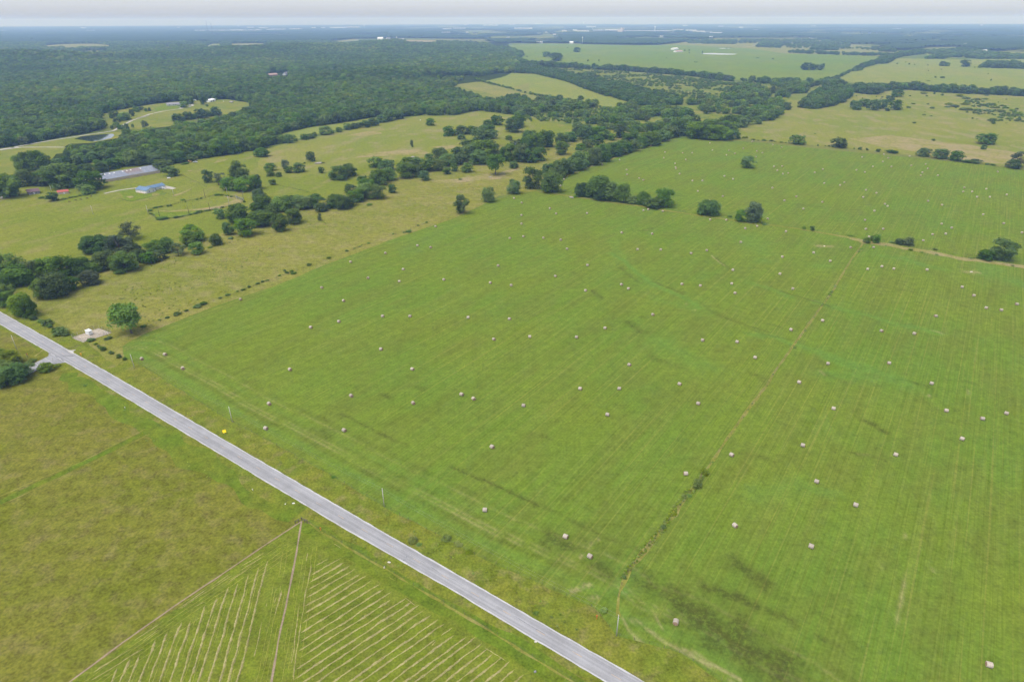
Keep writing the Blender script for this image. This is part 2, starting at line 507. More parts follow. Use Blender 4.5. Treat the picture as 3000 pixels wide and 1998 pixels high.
for spec, w, k in [
    ("K 860,300 960,360 1080,470 1200,560 1330,620 1500,690 1620,770", 2.6, .7), ("L 0,560 200,620 330,680", 3.0, .5), ("L 560,720 800,790 1000,830 1200,900 1450,950 1620,990", 3.0, .6),
    ("L 560,1150 720,1220 900,1280 1100,1320 1350,1420", 5.0, .6), ("L 0,1000 200,1020 380,1090 480,1120", 3.0, .6), ("O 720,0 900,0 1150,50", 5, .5), ("O 620,560 700,590 780,600", 3, .45),
    ("O 400,600 620,560", 6, .35), ("L 1150,330 1300,340 1480,400 1650,440", 4, .5), ("L 2030,480 2050,420", 8, .5), ("L 2355,560 2300,560", 8, .6), ("L 60,360 150,370", 6, .45),
    ("L 560,400 640,410", 6, .4), ("K 2040,160 2160,300", 12, .4), ("K 1250,700 1700,800", 5, .35), ("K 1250,1060 1500,1200 1750,1300", 7, .35), ("J 1300,300 1700,60", 10, .3),
    ("N 300,770 400,830", 4, .3), ("N 1430,1090 1480,1030", 3.0, .9), ("O 0,1210 60,1250 140,1330 240,1410", 2.0, .5), ("K 880,200 960,380", 4, .3)]:
    stroke(lush, spec, w, min(1, k * 1.35))
# headland passes beside the road
dV = np.full(len(HP), 1e9)
near = np.where(HP @ eu < (np.array(gV) @ eu).max() + 90)[0]
dv = np.full(len(near), 1e9)
for a, b in zip(gV[:-1], gV[1:]): dv = np.minimum(dv, seg_dist(HP[near], a, b))
wob = (vnoise(HP[near], 30, 7) - .5) * 1.4
for c, w, k, arr in ((6.0, 3.4, .55, 'lush'), (11.5, .6, .42, 'pale'), (13.6, .55, .36, 'pale'), (17.8, 2.6, .35, 'lush'), (21.5, .6, .3, 'pale'), (16.0, .6, .35, 'dark'), (9.4, 1.6, .4, 'dark'), (24, 2.0, .3, 'dark')):
    A = {'lush': lush, 'pale': pale, 'dark': dark}[arr]
    A[near] = np.maximum(A[near], k * np.clip((w - np.abs(dv + wob - c)) / (w * .8), 0, 1) * (.55 + .6 * vnoise(HP[near], 9, 11)))

def hay_mat():
    t = NT("hay_stubble")
    p = t.pos()
    r = t.mapping(p, rz=-ROW)                                         # x now runs along the rows
    big = t.noise(p, 1 / 85, 4, .55)
    mid = t.noise(t.mapping(r, scale=(.35, 1, 1)), 1 / 16, 5, .62)
    st1 = t.noise(t.mapping(r, scale=(.012, .55, 1)), 1.0, 3, .6)      # swath streaks
    st2 = t.noise(t.mapping(r, scale=(.02, 1.5, 1)), 1.0, 2, .6)
    thin = t.noise(t.mapping(r, scale=(.006, .85, 1), loc=(3, 7, 0)), 1.0, 1, .5)
    fine = t.noise(p, .9, 3, .65)
    fin2 = t.noise(p, .22, 3, .6)
    col = t.mix(t.ramp(big, .36, .64), (.112, .178, .020), (.136, .181, .019))
    col = t.mix(t.math('MULTIPLY', t.ramp(mid, .42, .64), .52), col, (.122, .134, .022))
    col = t.mix(t.math('MULTIPLY', t.ramp(st1, .46, .64), .46), col, (.165, .205, .032))
    col = t.mix(t.math('MULTIPLY', t.ramp(st2, .48, .66), .55), col, (.092, .130, .010))
    col = t.mix(t.math('MULTIPLY', t.ramp(thin, .61, .69), .34), col, (.225, .218, .050))
    br = t.noise(p, .55, 4, .7)
    col = t.mix(t.math('MULTIPLY', t.attr("lush"), t.ramp(br, .2, .7, .45, .95)), col, (.108, .198, .030))
    col = t.mix(t.math('MULTIPLY', t.attr("pale"), t.ramp(br, .3, .6, .35, 1.0)), col, (.330, .265, .135))
    col = t.mix(t.math('MULTIPLY', t.attr("dark"), t.ramp(br, .28, .62, .25, .9)), col, (.058, .062, .013))
    g = t.math('ADD', t.ramp(fine, .2, .8, -.22, .22), t.ramp(fin2, .25, .75, .86, 1.14))
    return t.diffuse(t.gain(col, g))
nu, nv = len(us), len(vs_)
i, j = np.meshgrid(np.arange(nu - 1), np.arange(nv - 1), indexing='ij')
a = (i * nv + j).ravel()
hq = np.stack([a, a + nv, a + nv + 1, a + 1], 1)
hz = np.full(len(HP), 0.02)
me = np_mesh("hay_field", np.c_[HP, hz], hq, hay_mat())
for nm, arr in (("dark", dark), ("pale", pale), ("lush", lush)):
    at = me.attributes.new(nm, 'FLOAT', 'POINT')
    at.data.foreach_set("value", np.clip(arr, 0, 1).astype(np.float32))
tag(link("hay_field", me), kind='structure')
del UU, VV, hq

# --- sheets
field_left = zpts("X 366,1050 357,1017 I 1110,1060 1250,1000 1480,905 1900,740 2355,590 J 600,400 1150,190 1700,5 F 1950,770 2100,690 G 200,650")
hedge_back = zpts("G 405,545 560,480 800,390 1050,310 1430,180 1600,205 1780,218 2050,210 H 390,250 760,280 1100,312 1490,357 1760,390 2000,415 2355,462 2700,500")
creek = zpts("X -250,900 0,861 I 330,600 500,560 700,480 1000,400 1500,290 2000,100 F 300,780 900,650 1300,500 1900,330 2355,290 G 300,250 700,200 1430,165")

sheet("strip_pasture", [G(*p) for p in [(-200, 790)] + creek[1:] + [zp('G', 1430, 180), zp('G', 1050, 310), zp('G', 800, 390), zp('G', 560, 480), zp('G', 405, 545), zp('G', 200, 650)] + field_left[:-1][::-1] + [(340, 1075), (-300, 730)]], M_tan, .06, rag=.6, step=4)
sheet("house_pasture", gpts("X -700,560 -200,560 0,516 120,500 450,475 E 1450,430 1815,350 2355,280 F 300,240 750,130 1060,70 1400,0 B 1700,890 1900,845 2100,860 F 2355,20 G 500,90 690,110 1100,150 1430,165 700,220 0,330 F 2355,330 1900,350 1300,520 900,670 300,800 I 2000,120 1500,310 1000,420 700,500 500,580 330,620 X 0,875 -300,960 -700,800"), M_past, .05, rag=.5, step=8)
sheet("upland_pasture", gpts("F 0,480 60,300 240,245 750,135 1060,75 1250,30 1400,5 B 1700,890 1900,845 2250,895 F 2355,30 2355,180 2050,190 1850,250 1560,300 1480,350 1000,420 700,470 300,540"), M_up, .08, rag=4, step=14)
sheet("verge", [G(*p) for p in [(-300, 730), (-60, 830), (0, 875), (110, 910), (230, 985), (340, 1075)]] + gV + gNE[::-1][:-1], M_verge, .09, rag=.5, step=3)
sheet("rough_pasture", gSW[:-1] + [G(2000, 2300), G(1000, 2900), G(-600, 2600), G(-700, 1300)], M_sw, .05)
sheet("near_verge", gSW[1:-1] + [G(*zp('P', *q)) for q in ((2355, 1420), (1700, 1020), (1000, 620), (600, 370), (160, 90))] + [G(*zp('M', *q)) for q in ((1440, 720), (1250, 610), (1000, 470), (800, 310), (600, 180), (420, 60), (300, -40))] + [G(90, 1010), G(0, 965)], M_verge, .085, rag=.4, step=3, seed=4)
ribbon("ditch_strip", gpts("I 620,1330 M 330,20 430,70 620,180 790,285 960,400 1150,520 1330,640 1500,730"), 8.0, M_ditch, .10, rag=3.6, step=4, seed=5)
ribbon("ditch_strip", gpts("P 130,110 300,210 600,390 900,570 1250,780 1600,960 1900,1140 2355,1430 2700,1650"), 6.0, M_ditch, .092, rag=1.0, step=3, seed=6)
tri = gpts("P 110,95 300,210 600,395 900,575 1250,800 1600,985 2000,1240 2355,1470 2800,1760") + [G(1000, 2700)] + gpts("Q -300,1720 20,1555 700,1100 1400,600 2140,90")
sheet("mown_field", tri, M_mown, .07)
ribbon("pale_track", gpts("P 160,95 300,190 600,365 880,525 1150,690 1500,890 1800,1070 2100,1260 2355,1410 2700,1620"), .7, M_tan, .105, rag=.35, step=1.6, seed=8)
ribbon("path", gpts("Q 2145,85 1800,310 1500,515 1000,850 500,1200 20,1555 -300,1780"), .55, M_track, .112, rag=.12, step=1.5, seed=2)
ribbon("path", gpts("Q 2148,85 2080,480 2000,880 1930,1200 1870,1560 1830,1800"), .55, M_track, .112, rag=.12, step=1.5, seed=3)
ribbon("mown_track", gpts("M -60,680 200,555 500,415 760,285"), 3.2, M_ditch, .107, rag=.4, step=2)
ribbon("pale_track", gpts("M -60,645 200,530 420,440 740,275"), .6, M_tan, .112, rag=.3, step=1.4, seed=3)
ribbon("pale_track", gpts("M -60,690 200,575 420,475 765,300"), .5, M_tan, .112, rag=.3, step=1.4, seed=4)

# grass strips along the fences
strip = gpts("L 975,205 870,350 760,530 700,640 620,745 480,940 330,1150 200,1330 O 440,40 330,180 150,440")
ribbon("fence_strip", strip, 1.4, M_tan, .06, rag=.35, step=2.2, seed=11)
ribbon("fence_strip", gpts("O 150,440 65,560 0,650 N 1650,780 1530,920 1440,1050 1415,1130 1412,1230"), 1.5, M_tan, .06, rag=1.0, step=2.0, seed=12)
ribbon("fence_strip", gpts("G 200,650 560,700 880,752 1100,777 1300,812 1590,857 1900,902 2150,942 L 110,52 400,90 880,172"), 3.6, M_tan, .06, rag=1.2, step=3, seed=13)
ribbon("fence_strip", gpts("L 860,170 1000,205 1200,235 1500,285 1800,345 2100,385 2355,420 2700,470"), 7.5, M_dry, .064, rag=1.6, step=3, seed=14)
ribbon("fence_strip", gpts("L 960,215 1000,205"), 5, M_dry, .068, rag=1.0, step=2, seed=15)
ribbon("fence_strip", [G(*p) for p in hedge_back[5:]], 6.0, M_tan, .055, rag=1.5, step=5, seed=16)
ribbon("fence_strip", [G(*p) for p in hedge_back[:5]], 5.0, M_tan, .055, rag=1.5, step=5, seed=17)

# middle distance
sheet("scrub_pasture", gpts("B 2000,560 1880,550 C 0,455 300,465 800,490 1200,515 1560,545 1900,590 2355,610 D 500,620 850,660 1080,715 1330,660 2000,690 2355,715 2800,760 H 2800,520 2355,460 2000,412 1490,355 1100,310 760,278 390,245 G 2050,205 1780,215 1600,200 1430,160 1000,150 690,105 500,88 90,15 B 2355,890 2250,880 1980,845 1200,600 1500,560"), M_scrub, .10, rag=3, step=20)
sheet("tan_pasture", gpts("D 60,960 240,840 330,745 600,760 880,702 1150,672 1330,662 1640,688 2355,718 2900,770 H 2900,540 2355,458 2000,411 1490,354 1100,309 760,277 390,243 G 2050,204 1900,190 1925,120"), M_up, .14, rag=3, step=15)
sheet("dry_patch", gpts("H 900,200 1200,170 1500,210 1900,250 2355,330 2355,420 2000,390 1500,330 1250,290"), M_dry, .17, rag=14, step=22, seed=5)
sheet("pale_field", gpts("B 1850,558 1960,535 2100,518 2250,512 C 0,512 200,528 470,592 640,662 820,722 930,750 1030,778 920,800 820,812 640,780 480,742 390,728 200,702 0,648 B 2000,600 1890,575"), M_pale, .16, rag=3, step=18)
sheet("tan_strip", gpts("B 1660,580 1800,565 1890,590 2000,612 2355,690 C 0,660 200,715 340,732 300,760 180,770 60,790 0,850 B 2200,780 2000,690 1780,640"), M_grey, .15, rag=4, step=18)
sheet("green_patch", gpts("C 480,830 560,800 720,830 1000,820 1250,815 1480,815 1470,900 1400,930 1000,850 740,870"), M_lime, .15, rag=7, step=18)
sheet("green_patch", gpts("B 1180,620 1500,570 1780,560 1700,640 1950,740 1700,760 1400,720"), M_lime, .15, rag=10, step=25)
sheet("green_patch", gpts("B 2080,800 2300,740 2355,800 C 60,860 0,900 B 2250,820"), M_lime, .15, rag=4, step=15)
sheet("strip_field", open_ground("F 180,165 430,108 760,62 1050,10 1060,45 760,105 560,150 350,200 250,215"), M_pale, .12, rag=2, step=12)
sheet("meadow", open_ground("E -500,350 0,303 150,276 400,272 560,275 560,320 470,330 440,480 200,510 0,530 -500,600"), M_hill, .12, rag=2, step=12)
sheet("meadow", open_ground("E 690,425 850,400 1010,385 1030,410 900,440 760,445"), M_hill, .12, rag=2, step=12)
sheet("meadow", open_ground("E 1600,365 1800,308 1830,335 1700,372 1640,390"), M_hill, .12, rag=2, step=12)
sheet("pond_bank", open_ground("E 110,285 300,240 600,190 800,160 985,138 1090,150 1050,185 800,232 600,245 552,272 300,270"), M_hill, .13, rag=2, step=10)
sheet("house_meadow", open_ground("A 830,885 960,850 1230,797 1420,772 1700,752 1800,760 1960,742 2110,765 2210,785 1920,885 1560,938 E 1500,40 1480,90 1250,110 1060,130 980,128 945,80"), M_hill, .12, rag=3, step=15)
sheet("lawn", gpts("V 250,440 320,420 600,470 620,540 450,560 300,580 60,620 0,560"), M_lime, .15, rag=4, step=10)
sheet("lawn", gpts("S 0,640 240,625 330,650 480,700 760,640 830,700 600,745 220,835 130,830"), M_lime, .10, rag=1.5, step=8)
sheet("lawn", gpts("S 500,1050 620,1020 1300,1010 1500,980 1380,1040 1000,1110 640,1130 560,1090"), M_lime, .10, rag=1.5, step=8)
sheet("dry_patch", gpts("S 600,1000 900,1000 1300,990 1700,960 2000,880 2140,830 1900,750 1800,740 2000,800 1700,900 1300,960"), M_dry, .11, rag=3, step=7, seed=8)
for k, sp in enumerate(("S 540,690 640,680 700,710 600,740 550,720", "S 120,740 220,730 260,750 180,770", "S 900,720 1040,680 1270,605 1240,640 1000,725 920,740", "S 1140,295 1280,290 1220,315", "S 1600,170 1700,120 1900,90 1800,140",
                       "F 760,170 1000,130 1100,150 900,180", "F 850,360 950,330 1200,300 1400,290 1500,330 1200,345", "F 480,400 620,390 560,420", "F 1500,270 1700,250 1800,270 1640,290", "F 120,720 300,690 420,700 250,730", "F 1500,560 1900,520 2300,440 2100,540 1700,590")):
    sheet("dry_patch", gpts(sp), M_dry, .12 + .002 * k, rag=5 if k > 4 else 2, step=8, seed=20 + k)

# far country
sheet("far_field", gpts("B 1860,300 1910,266 C 0,272 300,262 720,268 1080,278 1300,268 1500,273 2000,288 D 310,345 850,358 1200,372 1100,425 870,490 700,555 540,605 C 2355,600 1900,575 1560,540 1170,508 800,486 560,470 400,465 0,440 B 2200,400 2300,340"), M_green, .2, rag=8, step=60)
sheet("far_field", gpts("D 740,565 870,495 1090,435 1230,388 1500,392 1800,400 2355,395 3000,440 3000,760 2355,695 1850,665 1640,645 1300,605 900,600"), M_pale, .2, rag=8, step=60)
sheet("far_field", gpts("C 1100,270 1180,240 1530,215 1760,212 D 60,228 640,235 850,235 870,270 1100,288 1140,300 1240,330 1310,330 1210,375 850,360 310,348 0,305 C 1800,290 1500,275 1300,272"), M_grey, .21, rag=12, step=80)
sheet("far_field", gpts("D 1480,330 1600,300 1800,330 2100,330 2355,336 3000,345 3000,400 2355,392 2000,370 1700,390 1560,380"), M_pale, .205, rag=12, step=70)
sheet("far_field", gpts("B 1000,262 1040,240 1120,234 1600,237 1900,243 1890,268 1500,282 1300,262 1120,262"), M_green, .22, rag=10, step=60)
sheet("dry_field", open_ground("B 1200,231 1300,229 1600,236 1700,243 1500,247 1330,244"), M_dry, .26, rag=4, step=60)
for sp, m in (("A 345,280 520,267 700,262 830,262 960,276 950,286 800,288 700,283 640,300 560,302 540,284 420,290", M_grey), ("A 295,325 500,328 500,340 330,338", M_pale), ("A 700,325 930,318 940,330 720,338", M_pale), ("A 160,330 185,322 190,340 165,342", M_pale),
              ("A 200,785 300,755 450,722 420,745 300,778 240,792", M_hill), ("A 1480,558 1640,545 1650,558 1560,568", M_pale), ("A 1770,285 1830,262 1920,262 1900,275 1790,292", M_pale), ("A 1980,262 2180,258 2310,262 2300,270 2170,278 2000,282", M_grey),
              ("A 1410,300 1420,288 1480,290 1470,302", M_grey), ("B 600,252 720,240 830,220 890,228 890,240 760,250", M_grey), ("B 660,485 715,484 712,498 665,500", M_lime), ("B 720,372 765,374 760,384 730,384", M_pale), ("B 440,505 500,500 490,515", M_pale),
              ("B 1390,445 1440,438 1440,450", M_hill), ("B 2200,640 2355,600 2355,680", M_grey)):
    sheet("clearing", open_ground(sp), m, .24, rag=2, step=25)

# --- water
t = NT("pond_water")
wb = t.new("ShaderNodeBsdfPrincipled")
wb.inputs["Base Color"].default_value = (.030, .040, .030, 1)
wb.inputs["Roughness"].default_value = .06
bp = t.new("ShaderNodeBump")
bp.inputs["Strength"].default_value = .05
t.put(bp.inputs["Height"], t.noise(t.pos(), .5, 2))
t.l.new(bp.outputs[0], wb.inputs["Normal"])
t.l.new(wb.outputs[0], t.out.inputs[0])
M_water = t.m
sheet("pond_water", open_ground("E 645,200 700,180 830,165 900,160 975,156 992,172 950,195 880,212 800,224 720,212"), M_water, .16, rag=1.2, step=4)
sheet("pond_water", open_ground("W 1200,300 1290,288 1500,287 2050,308 1950,325 1700,327 1400,318 1250,312"), M_water, .30, rag=.6, step=6)
sheet("pond_water", open_ground("W 1600,180 1700,172 1900,176 1850,188 1650,186"), M_water, .30, rag=.6, step=6)
sheet("pond_water", open_ground("A 1820,120 1825,119 1825,121"), M_water, .30) if False else None

# --- road, side road, drives
def road_mat():
    t = NT("road_chipseal")
    p = t.pos()
    a = math.atan2(*(gNE[3] - gNE[2])[::-1])
    r = t.mapping(p, rz=-a)
    base = t.ramp(t.noise(p, .12, 5, .6), .3, .7, .90, 1.10)
    wheel = t.noise(t.mapping(r, scale=(.008, 1.3, 1)), 1.0, 3, .6)
    patch = t.noise(t.mapping(r, scale=(.05, .25, 1)), 1.0, 4, .7)
    g = t.math('MULTIPLY', base, t.ramp(wheel, .35, .68, 1.08, .84))
    g = t.math('MULTIPLY', g, t.ramp(patch, .60, .72, 1.0, .90))
    g = t.math('ADD', g, t.ramp(t.noise(p, 2.5, 2), .2, .8, -.06, .06))
    return t.princ(t.gain((.300, .292, .288), g), .9, 0, .15)
M_road = road_mat()
M_edge = turf("pale_road_edge", (.47, .455, .44), (.42, .40, .385), (.52, .51, .50), big=6, mid=1.5, fine=.4, grain=.12)
M_yellow = turf("faded_road_yellow", (.52, .36, .20), (.46, .36, .26), (.40, .34, .29), big=3, mid=1, fine=.3, grain=.15)
M_skid = turf("tyre_mark", (.17, .165, .17), (.22, .215, .22), (.25, .245, .25), big=2, mid=.8, fine=.3)

def strip_between(name, A, B, m, z):
    n = 260
    def rs(P):
        P = np.array(P)
        d = np.r_[0, np.cumsum(np.linalg.norm(np.diff(P, axis=0), axis=1))]
        s = np.linspace(0, d[-1], n)
        return np.c_[np.interp(s, d, P[:, 0]), np.interp(s, d, P[:, 1])]
    A, B = rs(A), rs(B)
    i = np.arange(n - 1)
    fs = np.stack([i, i + 1, i + 1 + n, i + n], 1)
    vs = np.concatenate([np.c_[A, np.full(n, z)], np.c_[B, np.full(n, z)]])
    nz = np.cross(np.r_[A[1] - A[0], 0], np.r_[B[0] - A[0], 0])[2]
    if nz < 0: fs = fs[:, ::-1]
    return tag(link(name, np_mesh(name, vs, fs, m)), kind='structure'), A, B
_, RA, RB = strip_between("road", gNE, gSW, M_road, .16)
RC = (RA + RB) / 2
RD = (RC[-1] - RC[0]) / np.linalg.norm(RC[-1] - RC[0])
RN = np.array([-RD[1], RD[0]])
if (RA[5] - RC[5]) @ RN < 0: RN = -RN
def off(P, d):
    T = np.gradient(P, axis=0); T /= np.linalg.norm(T, axis=1)[:, None]
    N = np.stack([-T[:, 1], T[:, 0]], 1)
    if N[0] @ RN < 0: N = -N
    return P + N * d
for P, s in ((RA, 1), (RB, -1)):
    rb = ribbon("road_edge", off(P, s * .06), .42, M_edge, .165, rag=.14, step=1.2, seed=31 + s)
dd = np.r_[0, np.cumsum(np.linalg.norm(np.diff(RC, axis=0), axis=1))]
def on_road(s): return np.array([np.interp(s, dd, RC[:, 0]), np.interp(s, dd, RC[:, 1])])
g0 = G(647.8, 1308.4)
s0 = dd[np.argmin(np.linalg.norm(RC - g0, axis=1))]
mk = MB()
k = -40
while s0 + 12.19 * k < dd[-1] - 4:
    s = s0 + 12.19 * k
    k += 1
    if s < 4: continue
    a, b = on_road(s - 1.5), on_road(s + 1.5)
    n = RN * .075
    mk.add([(*(a - n), .172), (*(b - n), .172), (*(b + n), .172), (*(a + n), .172)], [(0, 1, 2, 3) if np.cross(b - a, n) > 0 else (3, 2, 1, 0)])
tag(mk.build("road_marking", M_yellow), kind='structure')
ribbon("side_road", [G(*zp('U', *q)) for q in ((1420, 1150), (1150, 1200), (800, 1390), (520, 1540), (0, 1800), (-600, 2050))], 6.6, M_road, .15, rag=.2, step=1.5)
sheet("side_road", [G(*zp('U', *q)) for q in ((1130, 1040), (1120, 1130), (980, 1200), (680, 1340), (760, 1500), (1000, 1390), (1250, 1310), (1530, 1275), (1300, 1130))], M_road, .155, rag=.2, step=1.2)
sheet("gravel_apron", [G(*zp('U', *q)) for q in ((1520, 980), (1640, 995), (1760, 975), (1700, 1020), (1690, 1080), (1600, 1060))], M_gravel, .15, rag=.2, step=.8)
ribbon("pale_track", [G(*zp('U', *q)) for q in ((985, 990), (900, 1060), (800, 1130))], .8, M_dry, .12, rag=.3, step=.8)
ribbon("tyre_mark", [G(*zp('U', *q)) for q in ((1290, 1155), (1400, 1135), (1500, 1122), (1600, 1118), (1690, 1130))], .5, M_skid, .172, rag=.2, step=.8)
ribbon("tyre_mark", [G(*zp('U', *q)) for q in ((1130, 1050), (1250, 1110), (1400, 1190), (1470, 1245))], .4, M_skid, .172, rag=.2, step=.8)
ribbon("tar_patch", [G(*zp('P', *q)) for q in ((1040, 448), (1060, 440))], .7, M_skid, .172, rag=.2, step=.5)
ribbon("tar_patch", [G(*zp('P', *q)) for q in ((1065, 420), (1078, 408))], .35, M_skid, .172, rag=.1, step=.5)
for sp in ("P 1590,680 1520,630 1400,580 1300,510", "P 1240,470 1100,390 960,320 800,240", "P 2355,1130 2200,1040 2050,950 1900,870", "Z 0,640 400,880 800,1120 1000,1240"):
    ribbon("tar_seam", gpts(sp), .10, M_skid, .170, rag=.08, step=1.0)
open_ground("E -300,330 150,275 300,248 480,217 620,196 770,171 900,153 985,138 1065,88 1155,44 1290,5 1290,-8 1150,28 1055,72 970,124 900,136 770,152 620,178 480,198 300,228 150,256 -300,306")
open_ground("A 1690,535 1750,535 1750,556 1690,556")
open_ground("B 95,515 290,510 290,548 95,548")
open_ground("B 450,482 485,482 485,495 450,495")
open_ground("B 776,474 798,474 798,492 776,492")
open_ground("V 300,370 660,370 680,545 300,500")
ribbon("driveway", gpts("E -300,320 0,294 150,266 300,238 480,207 620,186 770,161 900,143 980,130 1060,80 1150,36 1290,-3 A 1180,908 1290,870 1400,846 1540,825 1630,806 1668,795 1650,786"), 4.2, M_gravel, .17, rag=.5, step=4)
ribbon("driveway", gpts("E 120,278 200,272 400,271 555,272"), 4.0, M_gravel, .168, rag=.5, step=4)
sheet("driveway", gpts("E -60,300 40,282 150,268 180,275 100,284 0,298"), M_gravel, .172, rag=.4, step=3)
sheet("driveway", gpts("V 560,450 610,470 680,540 615,548 590,490"), M_gravel, .175, rag=.5, step=3)
ribbon("driveway", gpts("S -260,695 -200,680 0,637 150,615 320,598 480,575"), 3.4, M_gravel, .16, rag=.4, step=3)
sheet("driveway", gpts("S 470,580 700,556 830,566 905,580 975,606 900,626 840,612 740,622 720,590"), M_gravel, .165, rag=.5, step=3)
sheet("driveway", gpts("R 1250,825 1390,815 1385,900 1340,880 1260,870"), M_gravel, .16, rag=.6, step=3)
sheet("driveway", gpts("R -100,1050 0,1035 60,1040 120,1070 0,1085 -100,1090"), M_gravel, .16, rag=.6, step=3)
ribbon("driveway", gpts("C 1990,295 2080,283 2160,275 2355,262"), 6, M_gravel, .32, rag=.5, step=10)
# ------------------------------------------------------------------ trees and shrubs
def leaf_mat(name, c_dark, c_mid, c_light):
    t = NT(name)
    tone = t.attr("tone")
    col = t.mix(t.ramp(tone, .0, .5), c_dark, c_mid)
    col = t.mix(t.ramp(tone, .5, 1.0), col, c_light)
    h = t.new("ShaderNodeHueSaturation")
    r = t.rnd()
    t.put(h.inputs["Hue"], t.ramp(r, 0, 1, .485, .512))
    t.put(h.inputs["Saturation"], t.ramp(t.math('FRACT', t.math('MULTIPLY', r, 7.31)), 0, 1, .85, 1.08))
    t.put(h.inputs["Value"], t.ramp(t.math('FRACT', t.math('MULTIPLY', r, 3.77)), 0, 1, .78, 1.25))
    t.put(h.inputs["Color"], col)
    a = t.new("ShaderNodeBsdfDiffuse")
    b = t.new("ShaderNodeBsdfTranslucent")
    t.l.new(h.outputs[0], a.inputs["Color"])
    t.l.new(h.outputs[0], b.inputs["Color"])
    mx = t.new("ShaderNodeMixShader")
    mx.inputs[0].default_value = .34
    t.l.new(a.outputs[0], mx.inputs[1]); t.l.new(b.outputs[0], mx.inputs[2])
    t.l.new(mx.outputs[0], t.out.inputs[0])
    return t.m
LEAF = {'dark': leaf_mat("leaves_dark", (0.065, 0.117, 0.023), (0.100, 0.175, 0.033), (0.150, 0.230, 0.045)),
        'mid': leaf_mat("leaves_mid", (0.091, 0.158, 0.025), (0.136, 0.224, 0.035), (0.191, 0.278, 0.052)),
        'light': leaf_mat("leaves_light", (0.144, 0.212, 0.026), (0.212, 0.289, 0.037), (0.289, 0.346, 0.059)),
        'weed': leaf_mat("leaves_weed", (0.144, 0.204, 0.024), (0.194, 0.262, 0.030), (0.254, 0.314, 0.044)),
        'grey': leaf_mat("leaves_grey", (0.083, 0.117, 0.051), (0.117, 0.162, 0.064), (0.162, 0.206, 0.083))}
M_bark = simple("bark", (.135, .115, .092), .9, var=.3, scale=3)
M_deadwood = simple("bare_wood", (.30, .27, .235), .9, var=.2, scale=3)

def foliage(seed, clumps, n_leaf, leaf, squash=1.0, sparse=0.0, core=True):
    """leaf-sized faces spread over and inside the clumps: list of (x,y,z,r)"""
    rs = np.random.RandomState(seed)
    cl = np.array(clumps)
    w = cl[:, 3] ** 2
    which = rs.choice(len(cl), n_leaf, p=w / w.sum())
    d = rs.normal(size=(n_leaf, 3))
    d /= np.linalg.norm(d, axis=1)[:, None]
    d[:, 2] = np.where(d[:, 2] < -.6, -d[:, 2], d[:, 2])
    rr = cl[which, 3] * (rs.uniform(.62 - sparse, 1.08 + .12 * sparse, n_leaf))
    rr *= 1 + .14 * np.sin(d[:, 0] * 7 + which) * np.cos(d[:, 1] * 6 + which * 2)
    c = cl[which, :3] + d * rr[:, None] * np.array([1, 1, squash])
    nrm = d + rs.normal(scale=.38, size=d.shape)
    nrm[:, 2] += .40
    nrm /= np.linalg.norm(nrm, axis=1)[:, None]
    up = np.where(np.abs(nrm[:, 2:3]) < .9, np.array([[0, 0, 1.]]), np.array([[1., 0, 0]]))
    a = np.cross(up, nrm); a /= np.linalg.norm(a, axis=1)[:, None]
    b = np.cross(nrm, a)
    th = rs.uniform(0, 2 * np.pi, n_leaf)[:, None]
    a, b = a * np.cos(th) + b * np.sin(th), b * np.cos(th) - a * np.sin(th)
    s = leaf * rs.uniform(.6, 1.35, n_leaf)[:, None]
    k = rs.uniform(.55, 1.0, n_leaf)[:, None]
    V = np.stack([c - a * s, c - b * s * k, c + a * s, c + b * s * k], 1).reshape(-1, 3)
    ex = np.percentile(np.abs(V[:, :2]), 98.5)
    V[:, :2] *= .5 / ex
    V[:, 2] = np.maximum(V[:, 2] / np.percentile(V[:, 2], 99.5), -.01)
    F = np.arange(n_leaf * 4).reshape(-1, 4)
    ct = rs.uniform(0, 1, len(cl))
    tone = np.clip(.62 * ct[which] + .38 * rs.uniform(0, 1, n_leaf), 0, 1)
    return V, F, tone

def crown_clumps(seed, z0, z1, n, rmin, rmax, top=1.0, lop=.25, r_mid=.42, belly=.5):
    """clumps through an uneven crown of unit width between heights z0..z1"""
    rs = np.random.RandomState(seed)
    out = []
    zc, zh = z0 + (z1 - z0) * belly, (z1 - z0)
    lob = [(rs.uniform(0, 6.28), rs.uniform(.5, 1)) for _ in range(3)]
    for k in range(n):
        t = (k + rs.uniform(0, 1)) / n
        z = z0 + zh * (.06 + .86 * t)
        e = (z - zc) / ((z1 - zc) if z > zc else (zc - z0) + 1e-6)
        prof = max(.12, (1 - min(1, abs(e)) ** 2.3) ** .5) if e > 0 else 1 - .34 * abs(e) ** 2
        a = rs.uniform(0, 6.28)
        w = 1 + lop * sum(math.cos(a - la) * lw for la, lw in lob) / 2
        r = rmin + (rmax - rmin) * rs.uniform(0, 1)
        R = max(0, (r_mid * prof * w - r * .55)) * math.sqrt(rs.uniform(.25, 1))
        z = min(z, z1 - r * .8)
        z = max(z, z0 + r * .55)
        out.append((R * math.cos(a), R * math.sin(a), z, r))
    return out

def leaf_mesh(name, V, F, tone, m):
    me = np_mesh(name, V, F, m)
    at = me.attributes.new("tone", 'FLOAT', 'FACE')
    at.data.foreach_set("value", tone.astype(np.float32))
    return me

